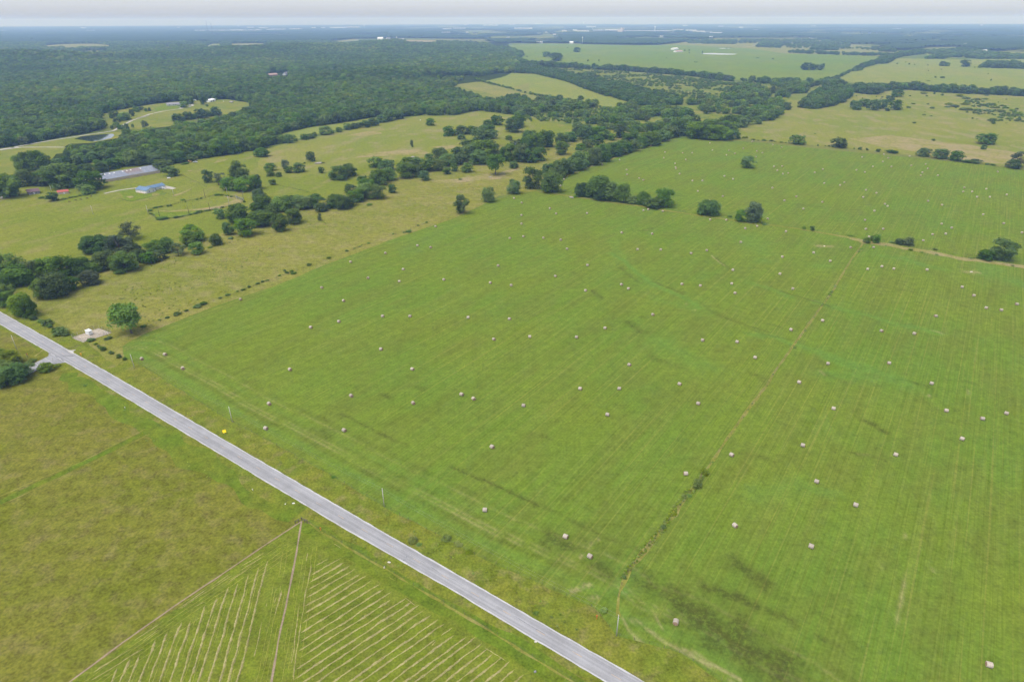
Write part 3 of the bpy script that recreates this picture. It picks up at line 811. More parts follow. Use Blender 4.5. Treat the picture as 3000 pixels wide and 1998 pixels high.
def limbs(seed, clumps, z_fork, r0=.028, lean=(0, 0), n=6):
    rs = np.random.RandomState(seed)
    mb = MB()
    top = Vector((lean[0], lean[1], z_fork))
    mb.tube([(0, 0, -.03), (lean[0] * .3, lean[1] * .3, z_fork * .45), top], [r0 * 1.35, r0, r0 * .85], 8)
    cs = sorted(clumps, key=lambda c: -c[3])
    for k in range(min(n, len(cs))):
        c = cs[k]
        e = Vector(c[:3])
        m = top.lerp(e, .5) + Vector((rs.uniform(-.03, .03), rs.uniform(-.03, .03), .04))
        mb.tube([top - Vector((0, 0, .02)), m, e], [r0 * .62, r0 * .4, r0 * .14], 6)
    return mb

FORMS = {}       # form name -> list of (V, F, tone, trunk MB)
def form(name, seeds, z0, n, rmin, rmax, leaves, leaf, **kw):
    L = []
    for s in seeds:
        fk = {k: kw[k] for k in ('squash', 'sparse') if k in kw}
        ck = {k: kw[k] for k in ('lop', 'r_mid', 'belly') if k in kw}
        cl = crown_clumps(s, z0, 1.0, n, rmin, rmax, **ck)
        V, F, tone = foliage(s + 50, cl, leaves, leaf, **fk)
        L.append((V, F, tone, limbs(s, cl, kw.get('fork', max(.12, z0 + .08)), kw.get('r0', .026))))
    FORMS[name] = L
form('low', (1, 2, 3, 4, 5, 6), .0, 36, .12, .21, 4200, .029, belly=.42)
form('round', (11, 12, 13, 14), .0, 40, .11, .18, 4200, .028, lop=.12, belly=.45)
form('rough', (71, 72, 73, 74), .03, 24, .09, .23, 3600, .030, lop=.55, sparse=.12, belly=.5)
form('tall', (21, 22, 23), .30, 26, .12, .20, 3200, .030, fork=.38, belly=.4)
form('feather', (31, 32), .16, 26, .08, .17, 1900, .026, sparse=.3, fork=.22, lop=.45)
form('shrub', (41, 42, 43, 44), .0, 16, .16, .27, 900, .060, lop=.35)
form('far', (61, 62, 63, 64, 65, 66), .0, 24, .13, .22, 760, .058, lop=.3, belly=.45)
cl = [(-.20, .05, .78, .20), (.05, .1, .86, .20), (.25, -.05, .80, .20), (.38, 0, .70, .12), (-.36, 0, .72, .13), (0, -.2, .80, .17), (.1, .25, .78, .16)]
V, F, tn = foliage(77, cl, 1800, .03, squash=.7)
FORMS['umbrella'] = [(V, F, tn, limbs(7, cl, .50, .045, (-.03, 0)))]

MESH = {}
def crown_mesh(form_name, k, leafkey):
    key = (form_name, k, leafkey)
    if key not in MESH:
        V, F, tone, mb = FORMS[form_name][k]
        MESH[key] = leaf_mesh("crown", V, F, tone, LEAF[leafkey])
    return MESH[key]
def trunk_mesh(form_name, k):
    key = (form_name, k, 'trunk')
    if key not in MESH: MESH[key] = FORMS[form_name][k][3].mesh("trunk", M_bark, True)
    return MESH[key]
def bare_mesh(seed):
    key = ('bare', seed)
    if key not in MESH:
        rs = np.random.RandomState(seed)
        mb = MB()
        mb.tube([(0, 0, -.02), (.02, 0, .3), (.0, .02, .55)], [.035, .026, .016], 7)
        def br(p, d, l, r, n):
            q = p + d * l
            mb.tube([p, (p + q) / 2 + Vector(rs.uniform(-.02, .02, 3)), q], [r, r * .75, r * .4], 5)
            if n:
                for _ in range(3):
                    dd = (d + Vector(rs.uniform(-.75, .75, 3)) + Vector((0, 0, .15))).normalized()
                    br(p.lerp(q, rs.uniform(.55, 1)), dd, l * rs.uniform(.55, .8), r * .5, n - 1)
        for k in range(6):
            a = k * 1.05 + rs.uniform(-.3, .3)
            br(Vector((0, 0, rs.uniform(.3, .55))), Vector((math.cos(a) * .8, math.sin(a) * .8, rs.uniform(.5, 1.1))).normalized(), .24, .014, 3)
        MESH[key] = mb.mesh("branches", M_deadwood)
    return MESH[key]

# kind -> (words, forms, leaf)
KIND = {0: ("dark spreading tree", ('low', 'round', 'rough', 'rough'), 'dark'), 1: ("mid green tree", ('low', 'round', 'rough', 'rough'), 'mid'),
        2: ("yellow green tree", ('low',), 'light'), 3: ("low green shrub", ('shrub',), 'weed'), 4: ("dark upright tree", ('round',), 'dark'),
        5: ("bare dead tree", None, None), 6: ("grey feathery tree", ('feather', 'low'), 'grey'), 7: ("clear trunked tree", ('tall',), 'mid'),
        8: ("flat topped tree", ('umbrella',), 'dark'), 9: ("dark low shrub", ('shrub',), 'dark'), 10: ("dark tall tree", ('tall',), 'dark')}
PLANTS = []      # dicts: pos, W, H, kind, area, size px
def plant(px, py, wpx, hpx, kind, area, label=None):
    g = G(px, py)
    d = depth(g)
    W = max(.4, wpx * d / FOC * (1.12 if kind not in (3, 9) else .85))
    back = 0.0 if kind in (5, 7, 8, 10) else .34 * W
    r = np.linalg.norm(g)
    g2 = g * (1 + back / r)
    gt = G(px, max(py - hpx, 72))
    H = CAM_H * (1 - np.linalg.norm(g2) / np.linalg.norm(gt))
    if kind not in (5, 7, 8, 10): H = max(H, (.66 if kind not in (3, 9) else .35) * W)
    if kind == 3: H = min(H, .42 * W)
    H = float(np.clip(H * (1.04 if kind not in (3, 9) else .8), .4, 24))
    PLANTS.append(dict(pos=g2, W=W, H=H, kind=kind, area=area, size=H * FOC / depth(g2), label=label))

def planted(area, spec):
    """'I 80,525,220,225,0 ...': zone, then x, foot y, width, height, kind in that zone's zoomed pixels"""
    z = None
    for t in spec.split():
        if t.isalpha(): z = t; continue
        x, y, w, h, k = map(float, t.split(','))
        ox, oy, s = ZONE[z]
        plant(ox + x / s, oy + y / s, w / s, h / s, int(k), area)

a0, b0 = zp('I', 1150, 990)
PLANTS_LONE = True
plant(a0 - 5, b0, 82, 82, 7, "strip pasture", "broad mid green tree on a clear trunk beside the fenced gravel pad")
planted("roadside creek hedge", "I 80,525,220,225,0 235,540,200,110,0 430,500,190,160,0 560,525,220,180,0 690,500,180,140,0 160,600,220,120,0 60,740,160,180,1 400,700,150,180,0 520,690,200,230,0 615,640,140,130,0 "
        "190,850,150,200,2 265,860,120,200,1 70,770,130,140,1 800,580,150,120,6 10,660,120,160,0 -80,600,200,200,0 -120,760,200,200,0 290,880,70,60,9")
planted("side road hedge", "I 95,1285,170,110,2 -60,1290,200,150,2 70,1400,200,140,2 220,1360,140,100,1 130,1450,220,110,0 0,1480,200,130,0 400,1330,95,75,1 505,1280,60,40,3 285,1240,75,70,3 740,1450,30,40,3 -120,1420,200,150,1")
planted("gravel pad verge", "I 410,930,95,75,9 440,945,50,40,9 530,1010,130,80,9 490,985,70,60,9 575,1015,60,50,9 790,1064,75,36,9 830,1090,35,20,9 895,1145,65,60,9 850,1110,30,25,9 965,1175,50,40,9 1030,1205,50,45,9 1078,1225,40,34,9 940,1045,70,28,9 350,900,50,40,9")
planted("hay field fence line", "I 1445,865,42,20,9 1525,840,75,35,9 1608,805,40,20,9 1700,775,80,40,9 1755,750,70,35,9 1900,695,30,20,9 1965,670,50,25,9 2050,635,25,14,9 2095,625,45,18,9 2150,600,35,25,9 2225,570,40,20,9 2265,555,22,16,9 2310,540,24,14,9 1240,940,52,18,9 1380,880,30,10,9 "
        "J 15,570,40,24,9 55,552,35,18,9 90,540,22,12,9 205,498,30,14,9 245,458,25,22,9 270,478,40,25,9 310,462,35,18,9 330,482,60,20,9 455,412,48,26,9 630,348,45,18,9 785,288,30,18,9 850,264,24,10,9 890,248,26,10,9 912,236,14,10,9 972,222,30,16,9 1185,140,26,14,9 1315,124,62,24,9 1275,128,20,14,9 1400,66,22,14,9 1472,40,28,14,9")
planted("creek hedgerow", "I 830,310,190,130,0 790,300,120,110,0 885,310,170,130,0 1140,192,185,145,6 1110,255,80,80,6 905,455,160,170,1 820,475,130,80,0 1050,330,210,110,6 1085,472,200,150,0 1050,420,150,110,0 1215,395,120,125,0 1290,395,120,85,0 1355,375,110,55,0 1345,312,135,115,0 1445,305,125,135,0 1545,332,115,115,6 "
        "1435,345,65,50,3 1630,255,130,95,0 1670,215,175,135,0 1715,320,115,110,1 1865,240,95,100,0 1815,258,45,35,3 1970,148,105,112,0 2110,175,190,135,0 2260,88,165,90,0 2060,52,145,60,0 1910,12,60,34,3 1990,180,50,30,3 700,480,130,90,0 1000,250,120,80,0 1180,300,90,80,0")
planted("creek hedgerow", "F 565,832,92,62,0 515,802,140,115,0 420,818,145,100,0 360,802,130,105,0 225,828,155,85,0 150,823,80,72,0 60,825,125,135,0 20,722,100,85,6 20,642,125,130,0 550,904,30,66,5 340,940,150,132,0 215,1003,112,155,4 120,905,115,85,0 50,945,140,95,0 290,780,110,60,0 "
        "960,655,135,85,1 940,722,155,135,0 1050,728,122,130,0 1175,668,65,76,4 812,672,85,78,0 870,748,135,105,0 740,815,120,125,0 700,785,125,95,0 650,805,75,62,0 812,792,100,80,0 925,592,78,72,0 1045,452,112,78,0 1145,482,122,82,0 1280,552,165,115,0 1400,535,130,100,0 1150,562,122,112,0 1070,602,155,115,0 1455,562,82,86,0 "
        "1660,440,130,110,1 1570,482,100,105,1 1480,482,122,84,0 1390,435,92,64,0 1300,455,112,78,0 1600,382,122,102,0 1500,415,72,88,0 1350,500,110,80,6 1650,508,70,64,0 1815,492,90,82,0 1710,484,60,72,0 2065,508,132,168,10 2220,458,62,62,0 1760,424,112,92,0 1850,405,182,124,0 1940,385,202,124,0 1730,348,92,72,0 1820,304,112,82,0 1945,275,202,92,0 1990,204,150,92,0 "
        "2060,355,132,112,0 1925,428,152,84,1 2200,405,162,162,0 2290,405,152,152,0 2150,395,102,122,0 2330,305,122,122,0 2250,300,100,90,6 975,775,60,20,3 1760,555,40,16,3")
planted("creek hedgerow", "G 60,405,150,160,0 150,408,122,90,0 230,392,112,112,0 200,305,132,152,0 310,275,142,142,0 430,255,112,106,0 500,225,102,84,0 560,185,122,122,0 620,215,142,122,0 740,205,122,112,0 800,205,102,84,0 860,215,62,62,1 935,195,142,112,0 410,345,125,118,1 315,294,30,26,3 590,302,72,54,1 645,282,92,52,1 725,256,102,92,0 20,445,62,52,0 100,300,120,100,0 150,240,130,110,0 640,170,110,70,0")
planted("field corner hedge", "F 1775,850,140,160,1 2000,750,108,130,1 G 20,682,105,125,1 160,642,195,195,0 322,672,172,174,1 330,504,112,92,0 440,524,152,152,0 420,540,72,62,1 570,474,172,162,0 520,504,62,62,0 700,434,112,155,1 790,402,112,152,0 890,354,112,114,0 830,362,80,90,0 985,324,92,84,0 1052,312,82,92,1 1030,256,162,94,0 1130,284,92,102,0 1200,264,132,124,0 1290,224,112,84,1 1370,194,122,74,1 1440,176,72,46,0 640,440,60,50,0 380,536,60,50,0 940,340,80,70,1 1250,250,80,60,0")
planted("field head grove", "G 1480,172,182,114,0 1560,202,172,132,0 1655,208,152,142,0 1750,218,162,132,0 1830,218,142,112,0 1900,206,102,62,0 1862,136,132,145,0 2010,196,62,28,3 1950,198,32,28,3 1700,150,140,90,0 1800,160,120,80,0")
planted("dividing field fence", "G 590,702,102,124,0 545,704,52,52,3 720,724,222,202,1 830,726,182,154,1 770,735,120,110,0 960,756,132,164,0 1030,764,82,72,1 850,744,102,62,0 1130,776,102,118,1 1190,796,102,84,0 1312,806,172,168,1 1240,804,122,84,1 1680,868,166,138,0 1955,918,92,102,1 2070,924,140,178,6 1880,874,52,32,3 1455,828,18,36,3 2210,940,22,42,3 2175,945,40,14,3 660,705,70,60,0")
planted("far hay field", "G 2015,454,118,102,0")
planted("far field fence", "H 395,244,105,76,8 760,280,106,74,0 940,294,40,32,9 1000,299,30,26,9 1095,313,42,36,9 1225,327,112,32,9 1492,358,95,66,0 1640,374,106,76,0 1760,392,106,76,0 1862,408,80,40,9 1925,413,110,48,9 2037,423,36,20,9 2255,458,96,60,0 2312,452,130,146,6 2090,430,50,14,9 110,218,42,20,9 180,222,40,18,9 20,212,40,12,9 260,233,26,14,9 575,263,14,24,9 640,264,12,14,9 670,266,22,18,9 890,288,14,16,9 60,216,20,10,9 205,226,20,10,9 300,236,20,10,9 330,240,16,10,9")
planted("tan pasture", "H 2033,242,122,92,8 2000,292,42,46,0 1572,217,36,24,9 1408,67,30,18,9 553,157,20,20,3 2085,72,42,50,0 2055,45,40,40,3 2290,50,60,20,3 2200,66,20,8,3 1910,28,16,18,9 1555,5,20,10,9 1950,32,20,8,9")
planted("tan pasture", "D 885,824,76,72,0 975,809,84,72,0 1050,835,80,92,10 1130,829,76,88,0 1240,834,92,88,0 1190,769,66,60,0 1255,724,72,66,0 1175,845,50,40,9 915,837,60,48,1 1355,818,50,28,3 1565,822,50,22,3 1490,880,30,24,3 1500,850,16,14,3 1525,786,20,12,9 1515,718,24,14,9 1400,785,36,18,3 1485,697,70,20,3 1580,698,20,26,9 1650,710,24,22,9 1370,715,14,12,9 1080,722,16,12,9 1130,728,18,16,9 910,715,16,12,9 1850,790,90,20,3 1700,790,70,16,3 1760,810,90,26,3 1850,840,110,26,3 1950,845,90,24,3 2050,850,90,24,3 2150,850,80,24,3 2000,800,80,24,3 1800,720,80,20,3 1850,740,80,20,3 1950,750,70,18,3 2020,745,50,14,3 2250,845,60,26,3 2300,875,80,26,3 2150,905,60,22,3 2230,915,70,26,3 2080,920,60,30,3 2310,920,50,24,3 1920,865,20,14,9 1990,870,14,14,9 1900,760,20,12,9 2135,770,14,10,9 2200,745,16,10,9 2030,712,40,12,3 1880,765,60,22,3 2100,820,80,24,3 1690,812,50,18,3")
planted("right hand fence", "L 2120,374,215,205,0 2015,364,110,90,0 2205,370,90,110,0 995,212,52,48,7 1047,195,36,48,7 1080,215,50,75,7 1345,238,76,80,6 1275,228,62,54,6 1215,213,42,28,3 525,106,36,40,7 455,96,30,32,7 860,158,42,34,3 950,268,30,32,3 930,293,26,26,3 1590,275,46,34,3 1380,280,42,18,3 1160,240,20,20,3 1600,318,26,24,3 1895,348,32,34,3 1475,298,26,14,3 2260,415,30,24,3 1745,310,20,14,3 115,52,40,14,3")
planted("mid field fence", "L 725,592,30,26,3 690,640,32,26,3 680,660,40,26,3 612,748,30,24,3 545,860,16,14,3 470,974,26,26,3 440,1004,18,14,3 405,1068,22,14,3 375,1120,32,20,3 190,1350,20,14,9 630,740,18,14,3 660,690,20,14,3")
planted("mid field weeds", "O 108,508,36,34,2 68,580,48,44,2 30,622,30,18,3 N 1700,715,36,22,3 1645,785,34,18,3 1445,1040,30,16,3 1340,1215,30,18,2")
planted("hay field verge", "N 655,912,40,18,3 600,878,50,16,3 540,845,56,14,3 365,858,60,14,3 395,872,30,12,3 995,1222,30,12,3 M 1705,525,26,14,3 435,55,18,18,3 640,180,16,14,3")
planted("upland pasture", "F 50,358,92,62,0 1505,86,76,52,0 1345,270,24,62,5 475,392,66,84,5 255,463,52,82,6 290,494,62,56,0 370,492,92,84,0 120,478,82,42,0 130,523,62,62,1 205,527,52,36,1 150,597,62,46,0 565,493,46,52,8 420,413,24,16,9 625,724,26,14,3 375,642,12,10,9 440,660,20,10,3 570,412,40,20,3 785,528,132,96,0 720,558,152,76,0 1675,178,102,66,0 1770,164,92,62,0 1865,164,82,74,0 1770,208,62,52,1 2000,104,82,62,0 2070,84,102,84,0 2015,144,62,62,0 2210,150,152,92,0 2270,104,132,62,0 2270,44,52,46,0 2180,212,52,40,1 1540,85,20,8,9")
planted("wood edge hedge", "F 295,240,86,80,0 345,218,40,30,9 420,209,64,44,0 480,198,54,34,0 510,180,30,40,1 600,169,92,66,1 660,150,40,30,9 715,144,54,38,0 790,124,62,58,1 840,114,62,44,0 890,104,54,38,0 950,104,72,62,0 1020,90,82,52,0 1085,60,80,60,0 1150,50,90,60,0 1230,32,90,54,0")
planted("farmstead", "E 90,714,225,215,0 -60,700,220,200,0 150,694,142,182,0 270,612,172,152,1 330,600,120,110,0 390,610,110,100,6 560,625,252,205,0 500,615,130,110,1 620,618,140,130,0 480,560,150,110,0 400,560,130,90,0 750,544,142,124,0 690,530,110,90,0 890,504,122,82,0 800,645,205,132,1 740,655,90,80,1 765,678,92,56,1 470,739,87,80,0 1420,484,122,84,1 1490,524,105,88,0 560,722,44,36,3 355,715,60,18,3 390,716,30,14,3 610,710,40,18,3 650,702,36,18,3 690,694,40,20,3 730,690,40,22,3 1020,560,16,10,3 1195,522,16,10,3 1120,545,14,8,3 1575,732,40,24,3 1610,418,50,30,3 1580,424,30,24,3")
planted("riding ring pasture", "E 1790,584,102,118,1 1890,606,112,112,6 1990,646,132,112,0 2070,568,172,172,0 2090,664,142,72,1 2040,650,90,70,0 2220,644,132,132,0 2110,590,90,60,1 2255,358,96,60,0 2240,745,92,112,6 2285,818,122,134,0 2205,820,82,72,0 1908,894,82,92,1 2062,934,192,154,0 2250,944,152,84,0 2340,860,100,90,0")
planted("riding ring fence", "E 1300,822,40,20,9 1340,800,50,18,9 1390,788,40,16,9 1450,785,30,24,9 1475,780,20,20,9 1600,745,22,10,9 1700,726,30,16,9 1735,718,24,18,9 1870,690,50,20,9 1910,690,40,18,9 1960,696,34,16,9 1995,703,30,16,9 2105,748,28,22,9 2060,765,40,16,9 2020,775,30,16,9 1985,782,30,18,9 1920,795,30,18,9 1850,812,40,16,9 1780,825,40,18,9 1720,838,60,30,9 1690,848,40,20,9 1640,858,40,18,9 1580,870,30,14,9 1520,884,50,26,9 1440,892,50,24,9 1400,900,100,36,9 1365,895,50,26,9 1300,850,30,18,9 1325,858,24,12,9 1550,878,40,16,9 1810,820,36,14,9")
planted("pond bank", "E 205,252,82,74,6 110,277,26,30,3 1100,124,32,58,0 1150,104,22,36,1 1248,104,42,62,5 970,115,26,32,0 1010,105,60,50,1 1050,120,50,40,0")
planted("meadow clump", "E 185,488,112,152,0 250,484,132,172,0 340,474,152,172,0 410,448,92,102,0 300,420,120,90,1 220,440,100,90,1")
planted("house meadow", "A 990,894,62,54,1 965,909,32,42,0 1035,894,36,26,0 1010,944,52,44,0 1085,924,82,46,1 1050,930,60,40,1 1140,889,36,62,0 1175,849,42,48,0 1190,855,30,40,1 1217,838,42,30,0 1265,848,22,32,0 1290,844,22,32,0 1590,814,62,56,1 1625,784,84,66,0 1650,780,40,60,1 1758,789,52,76,0 1790,804,28,24,9 1535,934,82,64,0 1580,930,50,40,0 1625,920,72,72,0 1668,915,60,40,0 1733,908,84,84,0 1790,894,72,46,0 1840,888,60,40,0 1873,886,82,78,0")
planted("barn wood", "E 870,482,122,62,0 960,464,112,62,0 1060,440,112,92,1 1150,436,162,104,1 1250,426,152,112,0 1345,436,132,104,0 1440,424,132,104,0 1555,414,132,92,0 1650,394,72,52,0 1720,374,82,42,0 1790,364,72,42,0 1890,350,112,92,0 1100,400,130,90,1 1200,395,130,90,1")
planted("far green pasture", "C 290,377,62,42,0 375,388,80,36,0 410,385,50,32,0 380,413,82,32,0 555,335,52,30,0 480,302,12,10,9 132,375,16,10,9 655,415,14,20,9 750,416,12,24,9 520,410,10,10,9 1490,325,12,18,9 1527,325,12,20,9 1528,342,12,10,9 1642,342,14,22,9 1575,424,12,12,9 1592,424,14,12,9 1330,388,8,12,9 1245,352,10,8,9 1850,304,16,12,9 1884,302,20,10,9 2118,386,20,8,9 2250,394,20,8,9 D 480,488,90,66,10 455,485,40,50,10 530,488,50,48,10 580,488,60,46,10 615,478,36,46,10 190,396,20,10,9 55,388,22,8,9 1365,443,16,18,9 1260,438,20,14,9 1410,446,12,10,9 1525,450,14,10,9 1645,455,50,24,0 1685,457,40,20,0 1840,462,74,30,0 1930,468,14,10,9 1590,556,20,18,9 1650,560,44,22,9 1530,586,30,8,9 2068,582,14,22,9 1528,498,10,10,9 1640,486,12,10,9 2045,524,10,12,9 1335,425,10,12,9")

# wooded belts: scattered by area
RS = np.random.RandomState(5)
BULK = []        # (pos, W, H, kind) for the woods as a mass
def hill(p):
    """low wooded ridges behind the farm, metres above the plain"""
    p = np.atleast_2d(p)
    q = PX(np.c_[p, np.zeros(len(p))])
    r = np.linalg.norm(p, axis=1)
    m = np.clip((r - 1500) / 700, 0, 1) * np.clip((5600 - r) / 900, 0, 1) * np.clip((1500 - q[:, 0]) / 350, 0, 1)
    n = vnoise(p + 500, 820, 71) + .3 * vnoise(p, 260, 72)
    for k, poly in enumerate(CLEAR):
        if poly[:, 1].max() < 420 and poly[:, 0].min() < 1500:
            g_ = np.array([G(*v) for v in np.clip(poly, [-1e9, 66], [1e9, 1e9])])
            c_, R_ = g_.mean(0), np.linalg.norm(g_ - g_.mean(0), axis=1).max()
            m = m * np.clip((np.linalg.norm(p - c_, axis=1) - R_ - 40) / 260, 0, 1)
    return 40 * m * np.clip((n - .42) / .6, 0, 1)

def wood(area, spec, s, W, H, kinds, keep=1.0, clump=0.0, far=False, seed=1, var=.56):
    rs = np.random.RandomState(seed)
    P = np.array(gpts(spec))
    lo, hi = P.min(0), P.max(0)
    xs, ys = np.arange(lo[0], hi[0], s), np.arange(lo[1], hi[1], s)
    q = np.stack(np.meshgrid(xs, ys), -1).reshape(-1, 2)
    q = q + rs.uniform(-.42, .42, q.shape) * s
    q = q[inside(P, q)]
    if not len(q): return
    ok = rs.uniform(0, 1, len(q)) < keep
    if clump: ok &= vnoise(q, 38, seed + 3) + .35 * vnoise(q, 14, seed + 4) > clump
    q = q[ok]
    if not len(q): return
    bad = np.zeros(len(q), bool)
    zh = hill(q)
    for zf in (0.0, .5, 1.05):
        pp = PX(np.c_[q, zh + H * zf])
        for poly in CLEAR: bad |= inside(poly, pp)
    q = q[~bad]
    sz = 1 - var / 2 + var * rs.uniform(0, 1, len(q)) + .25 * (vnoise(q, 120, seed + 8) - .5)
    light = .5 * vnoise(q, 90, seed + 6) + .6 * vnoise(q, 330, seed + 12) + .4 * rs.uniform(0, 1, len(q))
    kk = np.array(kinds)[np.clip((light / 1.5 * len(kinds)).astype(int), 0, len(kinds) - 1)]
    zh = hill(q)
    for p, z, k, zz_ in zip(q, sz, kk, zh):
        w, h = W * z, H * z * rs.uniform(.85, 1.15)
        d = depth(p)
        PLANTS.append(dict(pos=p, W=w, H=h, kind=int(k), area=area, size=h * FOC / d, label=None, bulk=far, z=float(zz_)))
wood("wood behind farm", "E 450,335 565,248 700,236 800,228 1010,190 1090,135 1250,118 1480,98 1700,62 1900,25 2000,-20 2355,-60 F 0,-90 600,-120 1000,-60 1050,3 760,55 430,103 180,160 245,235 0,285 E 2355,265 1990,335 1850,350 1815,315 1640,345 1640,380 1450,425 1300,400 1020,395 1005,385 760,405 450,465", 9.5, 12.5, 13, (0, 0, 0, 1, 1, 2, 6), seed=2)
wood("woods across the valley", "A -300,880 -300,520 2355,330 B 1000,330 1400,380 1860,540 1700,560 1500,570 1200,610 1500,690 1900,780 2080,790 2240,740 2350,790 2355,895 1980,845 1890,838 1700,880 1430,878 1160,900 1060,885 750,938 A 2355,940 2050,940 1900,890 2110,765 2210,785 1960,740 1700,750 1420,770 1230,795 960,845 830,885 880,940 940,965 900,985 E 760,150 480,198 300,228 0,280 -300,330", 9.5, 13, 13.5, (0, 0, 0, 1, 1, 2, 2), seed=3)
wood("lighter young wood", "B 1200,620 1500,575 1800,565 1700,640 1950,740 1900,790 1500,760", 10, 9, 8, (1, 1, 2), keep=.8, clump=.45, seed=4)
wood("far woods", "A -400,520 -400,264 2355,255 B 0,255 1000,245 1120,262 1500,284 1900,285 1990,275 2060,310 2150,308 2260,330 2310,365 2240,400 2300,420 2355,430 C 50,455 0,515 B 2300,512 2100,520 1900,550 1860,548 1400,385 1000,335 A 2355,335", 12, 15, 14, (0, 0, 1, 1, 2, 6), seed=5, far=True)
wood("field belt", "C 0,440 200,470 560,540 640,545 830,600 1000,630 1180,680 1260,700 1440,740 1465,765 1440,792 1250,802 1040,792 1028,772 930,745 822,716 640,656 470,588 200,522 0,512", 8.5, 11, 10, (0, 0, 1), seed=6)
wood("field corner hedge", "G 300,560 420,450 600,375 700,330 900,268 1050,205 1200,180 1390,152 1428,176 1050,303 800,383 560,476 405,538", 7, 9.5, 9, (0, 1, 1), keep=.85, seed=40)
wood("distant hedgerow", "C 0,428 100,440 400,458 560,466 800,478 960,486 1170,504 1380,516 1560,538 1680,552 1850,572 2100,592 2355,600 D 500,608 840,645 840,655 500,618 0,604 C 2100,604 1850,584 1680,564 1560,549 1380,530 1170,514 960,497 800,490 560,478 400,470 100,458 0,446", 9.5, 13, 12, (0, 0, 0, 0, 6), keep=.8, clump=.42, seed=7, var=1.0)
wood("distant hedgerow", "D 870,640 1080,650 1330,640 1600,665 1640,655 1850,680 2100,690 2355,700 2800,750 2800,762 2355,716 2000,699 1640,686 1600,680 1330,660 1150,672 1080,705 1000,700 880,685", 9.5, 13, 12, (0, 0, 0, 1), seed=8, var=1.0)
wood("distant hedgerow", "D 535,612 760,548 860,495 980,490 860,505 740,570 780,600 700,625", 9, 9, 8, (0, 1, 6), seed=9)
wood("distant hedgerow", "D 860,490 1070,432 1100,405 1220,375 1320,345 1480,325 1500,350 1290,375 1230,400 1180,435 1090,436 940,478", 11, 13, 12, (0, 0, 1), seed=10, var=1.0)
wood("creek woods", "C 40,905 70,790 250,755 480,748 640,775 800,832 900,826 1030,790 1045,800 1250,808 1450,800 1600,758 1760,735 1840,680 2000,618 2355,612 D 0,604 450,622 560,640 470,690 330,722 225,765 320,830 200,930 G 2290,25 1930,132 1920,155 1430,162 1100,150 690,108 500,90 90,18", 10, 12.5, 12, (0, 0, 1, 1, 1, 2, 6), keep=.9, clump=.78, seed=11)
wood("creek woods", "D 420,815 470,770 560,700 650,655 860,660 862,715 800,765 700,800 560,828", 8.5, 13, 12, (0, 0, 1), seed=12)
wood("scrub shrubs", "C 560,480 1170,515 1560,560 2000,615 1840,680 1760,735 1600,758 1470,790 1440,740 1260,700 1000,630 640,545 300,470", 11, 6, 3.6, (3, 3, 9), keep=.8, clump=.66, seed=13)
wood("scrub shrubs", "C 1180,520 1560,560 2355,625 2300,700 1840,700 1500,700 1250,560", 8, 5, 3.2, (3, 3, 9), keep=.8, clump=.62, seed=14)
wood("scrub shrubs", "B 2080,800 2300,740 C 200,770 640,790 1000,830 900,940 0,930 B 2300,880", 8, 5, 3.4, (3, 3, 9), keep=.7, clump=.6, seed=15)
wood("scrub shrubs", "C 460,820 720,835 1450,815 1450,935 700,935", 7, 5, 3.4, (3, 3, 2), keep=.8, clump=.6, seed=16)
wood("scrub shrubs", "D 1650,780 1900,740 2355,840 2355,940 2050,930", 8, 5, 2.6, (3, 3), keep=.5, clump=.68, seed=17)
wood("scrub shrubs", "B 1880,560 2000,596 2355,682 C 0,646 200,700 390,727 380,735 200,710 0,657 B 2355,694 2000,606 1880,572", 7, 5, 3.5, (3, 9), seed=18)
wood("far tree islands", "C 1640,262 1650,235 1690,230 1690,265", 14, 16, 13, (0,), far=True, seed=19)
wood("far tree islands", "C 1705,262 1720,245 1800,250 1795,265", 14, 16, 12, (0,), far=True, seed=20)
wood("far tree islands", "C 1810,264 1815,242 1930,238 1930,266", 14, 16, 13, (0,), far=True, seed=21)
wood("far tree islands", "D 515,315 560,298 660,290 740,300 748,320", 13, 15, 12, (0,), far=True, seed=22)
wood("far tree islands", "D 320,340 420,335 820,352 1010,355 1230,362 1220,372 820,362 420,347", 16, 15, 12, (0,), keep=.7, clump=.4, far=True, seed=23)
wood("far tree islands", "C 2100,290 2150,255 2270,255 2330,280 2320,298 D 260,300 200,300", 18, 16, 12, (0, 1), keep=.7, far=True, seed=24)
wood("far tree islands", "D 1100,330 1150,300 1240,322 1240,335", 14, 16, 12, (0,), far=True, seed=25)
wood("far tree islands", "D 1490,395 1600,370 1680,345 1850,350 2000,360 2060,345 2355,375 2355,395 2000,395 1760,380 1640,395", 15, 15, 12, (0, 1), keep=.8, clump=.4, far=True, seed=26)
wood("far tree islands", "D 1970,470 2040,440 2250,440 2355,455 2800,470 2800,490 2250,478", 13, 15, 13, (0,), keep=.9, far=True, seed=27)
wood("far tree islands", "C 1530,262 1500,245 1200,258 1250,250 1530,232 D 560,230 900,240 830,300 1100,300 1100,325 900,310 300,300 200,260", 34, 15, 11, (0, 1), keep=.8, clump=.3, far=True, seed=28)
wood("far tree islands", "D 1480,330 1900,300 2050,330 2000,350 1700,370 1560,360", 22, 15, 11, (0, 1), keep=.7, clump=.5, far=True, seed=29)
wood("far tree islands", "B 1040,262 1200,262 1700,258 1900,262 1900,270 1600,268 1300,268", 40, 18, 15, (0, 6), keep=.6, far=True, seed=30)
wood("far tree islands", "A 350,300 440,290 520,305 720,330 700,300 740,285 960,305 950,316 700,335 500,330", 13, 14, 12, (0,), keep=.8, far=True, seed=31)
for k, sp in enumerate(("A -300,330 300,345 1450,470 1450,550 900,600 300,560", )): pass

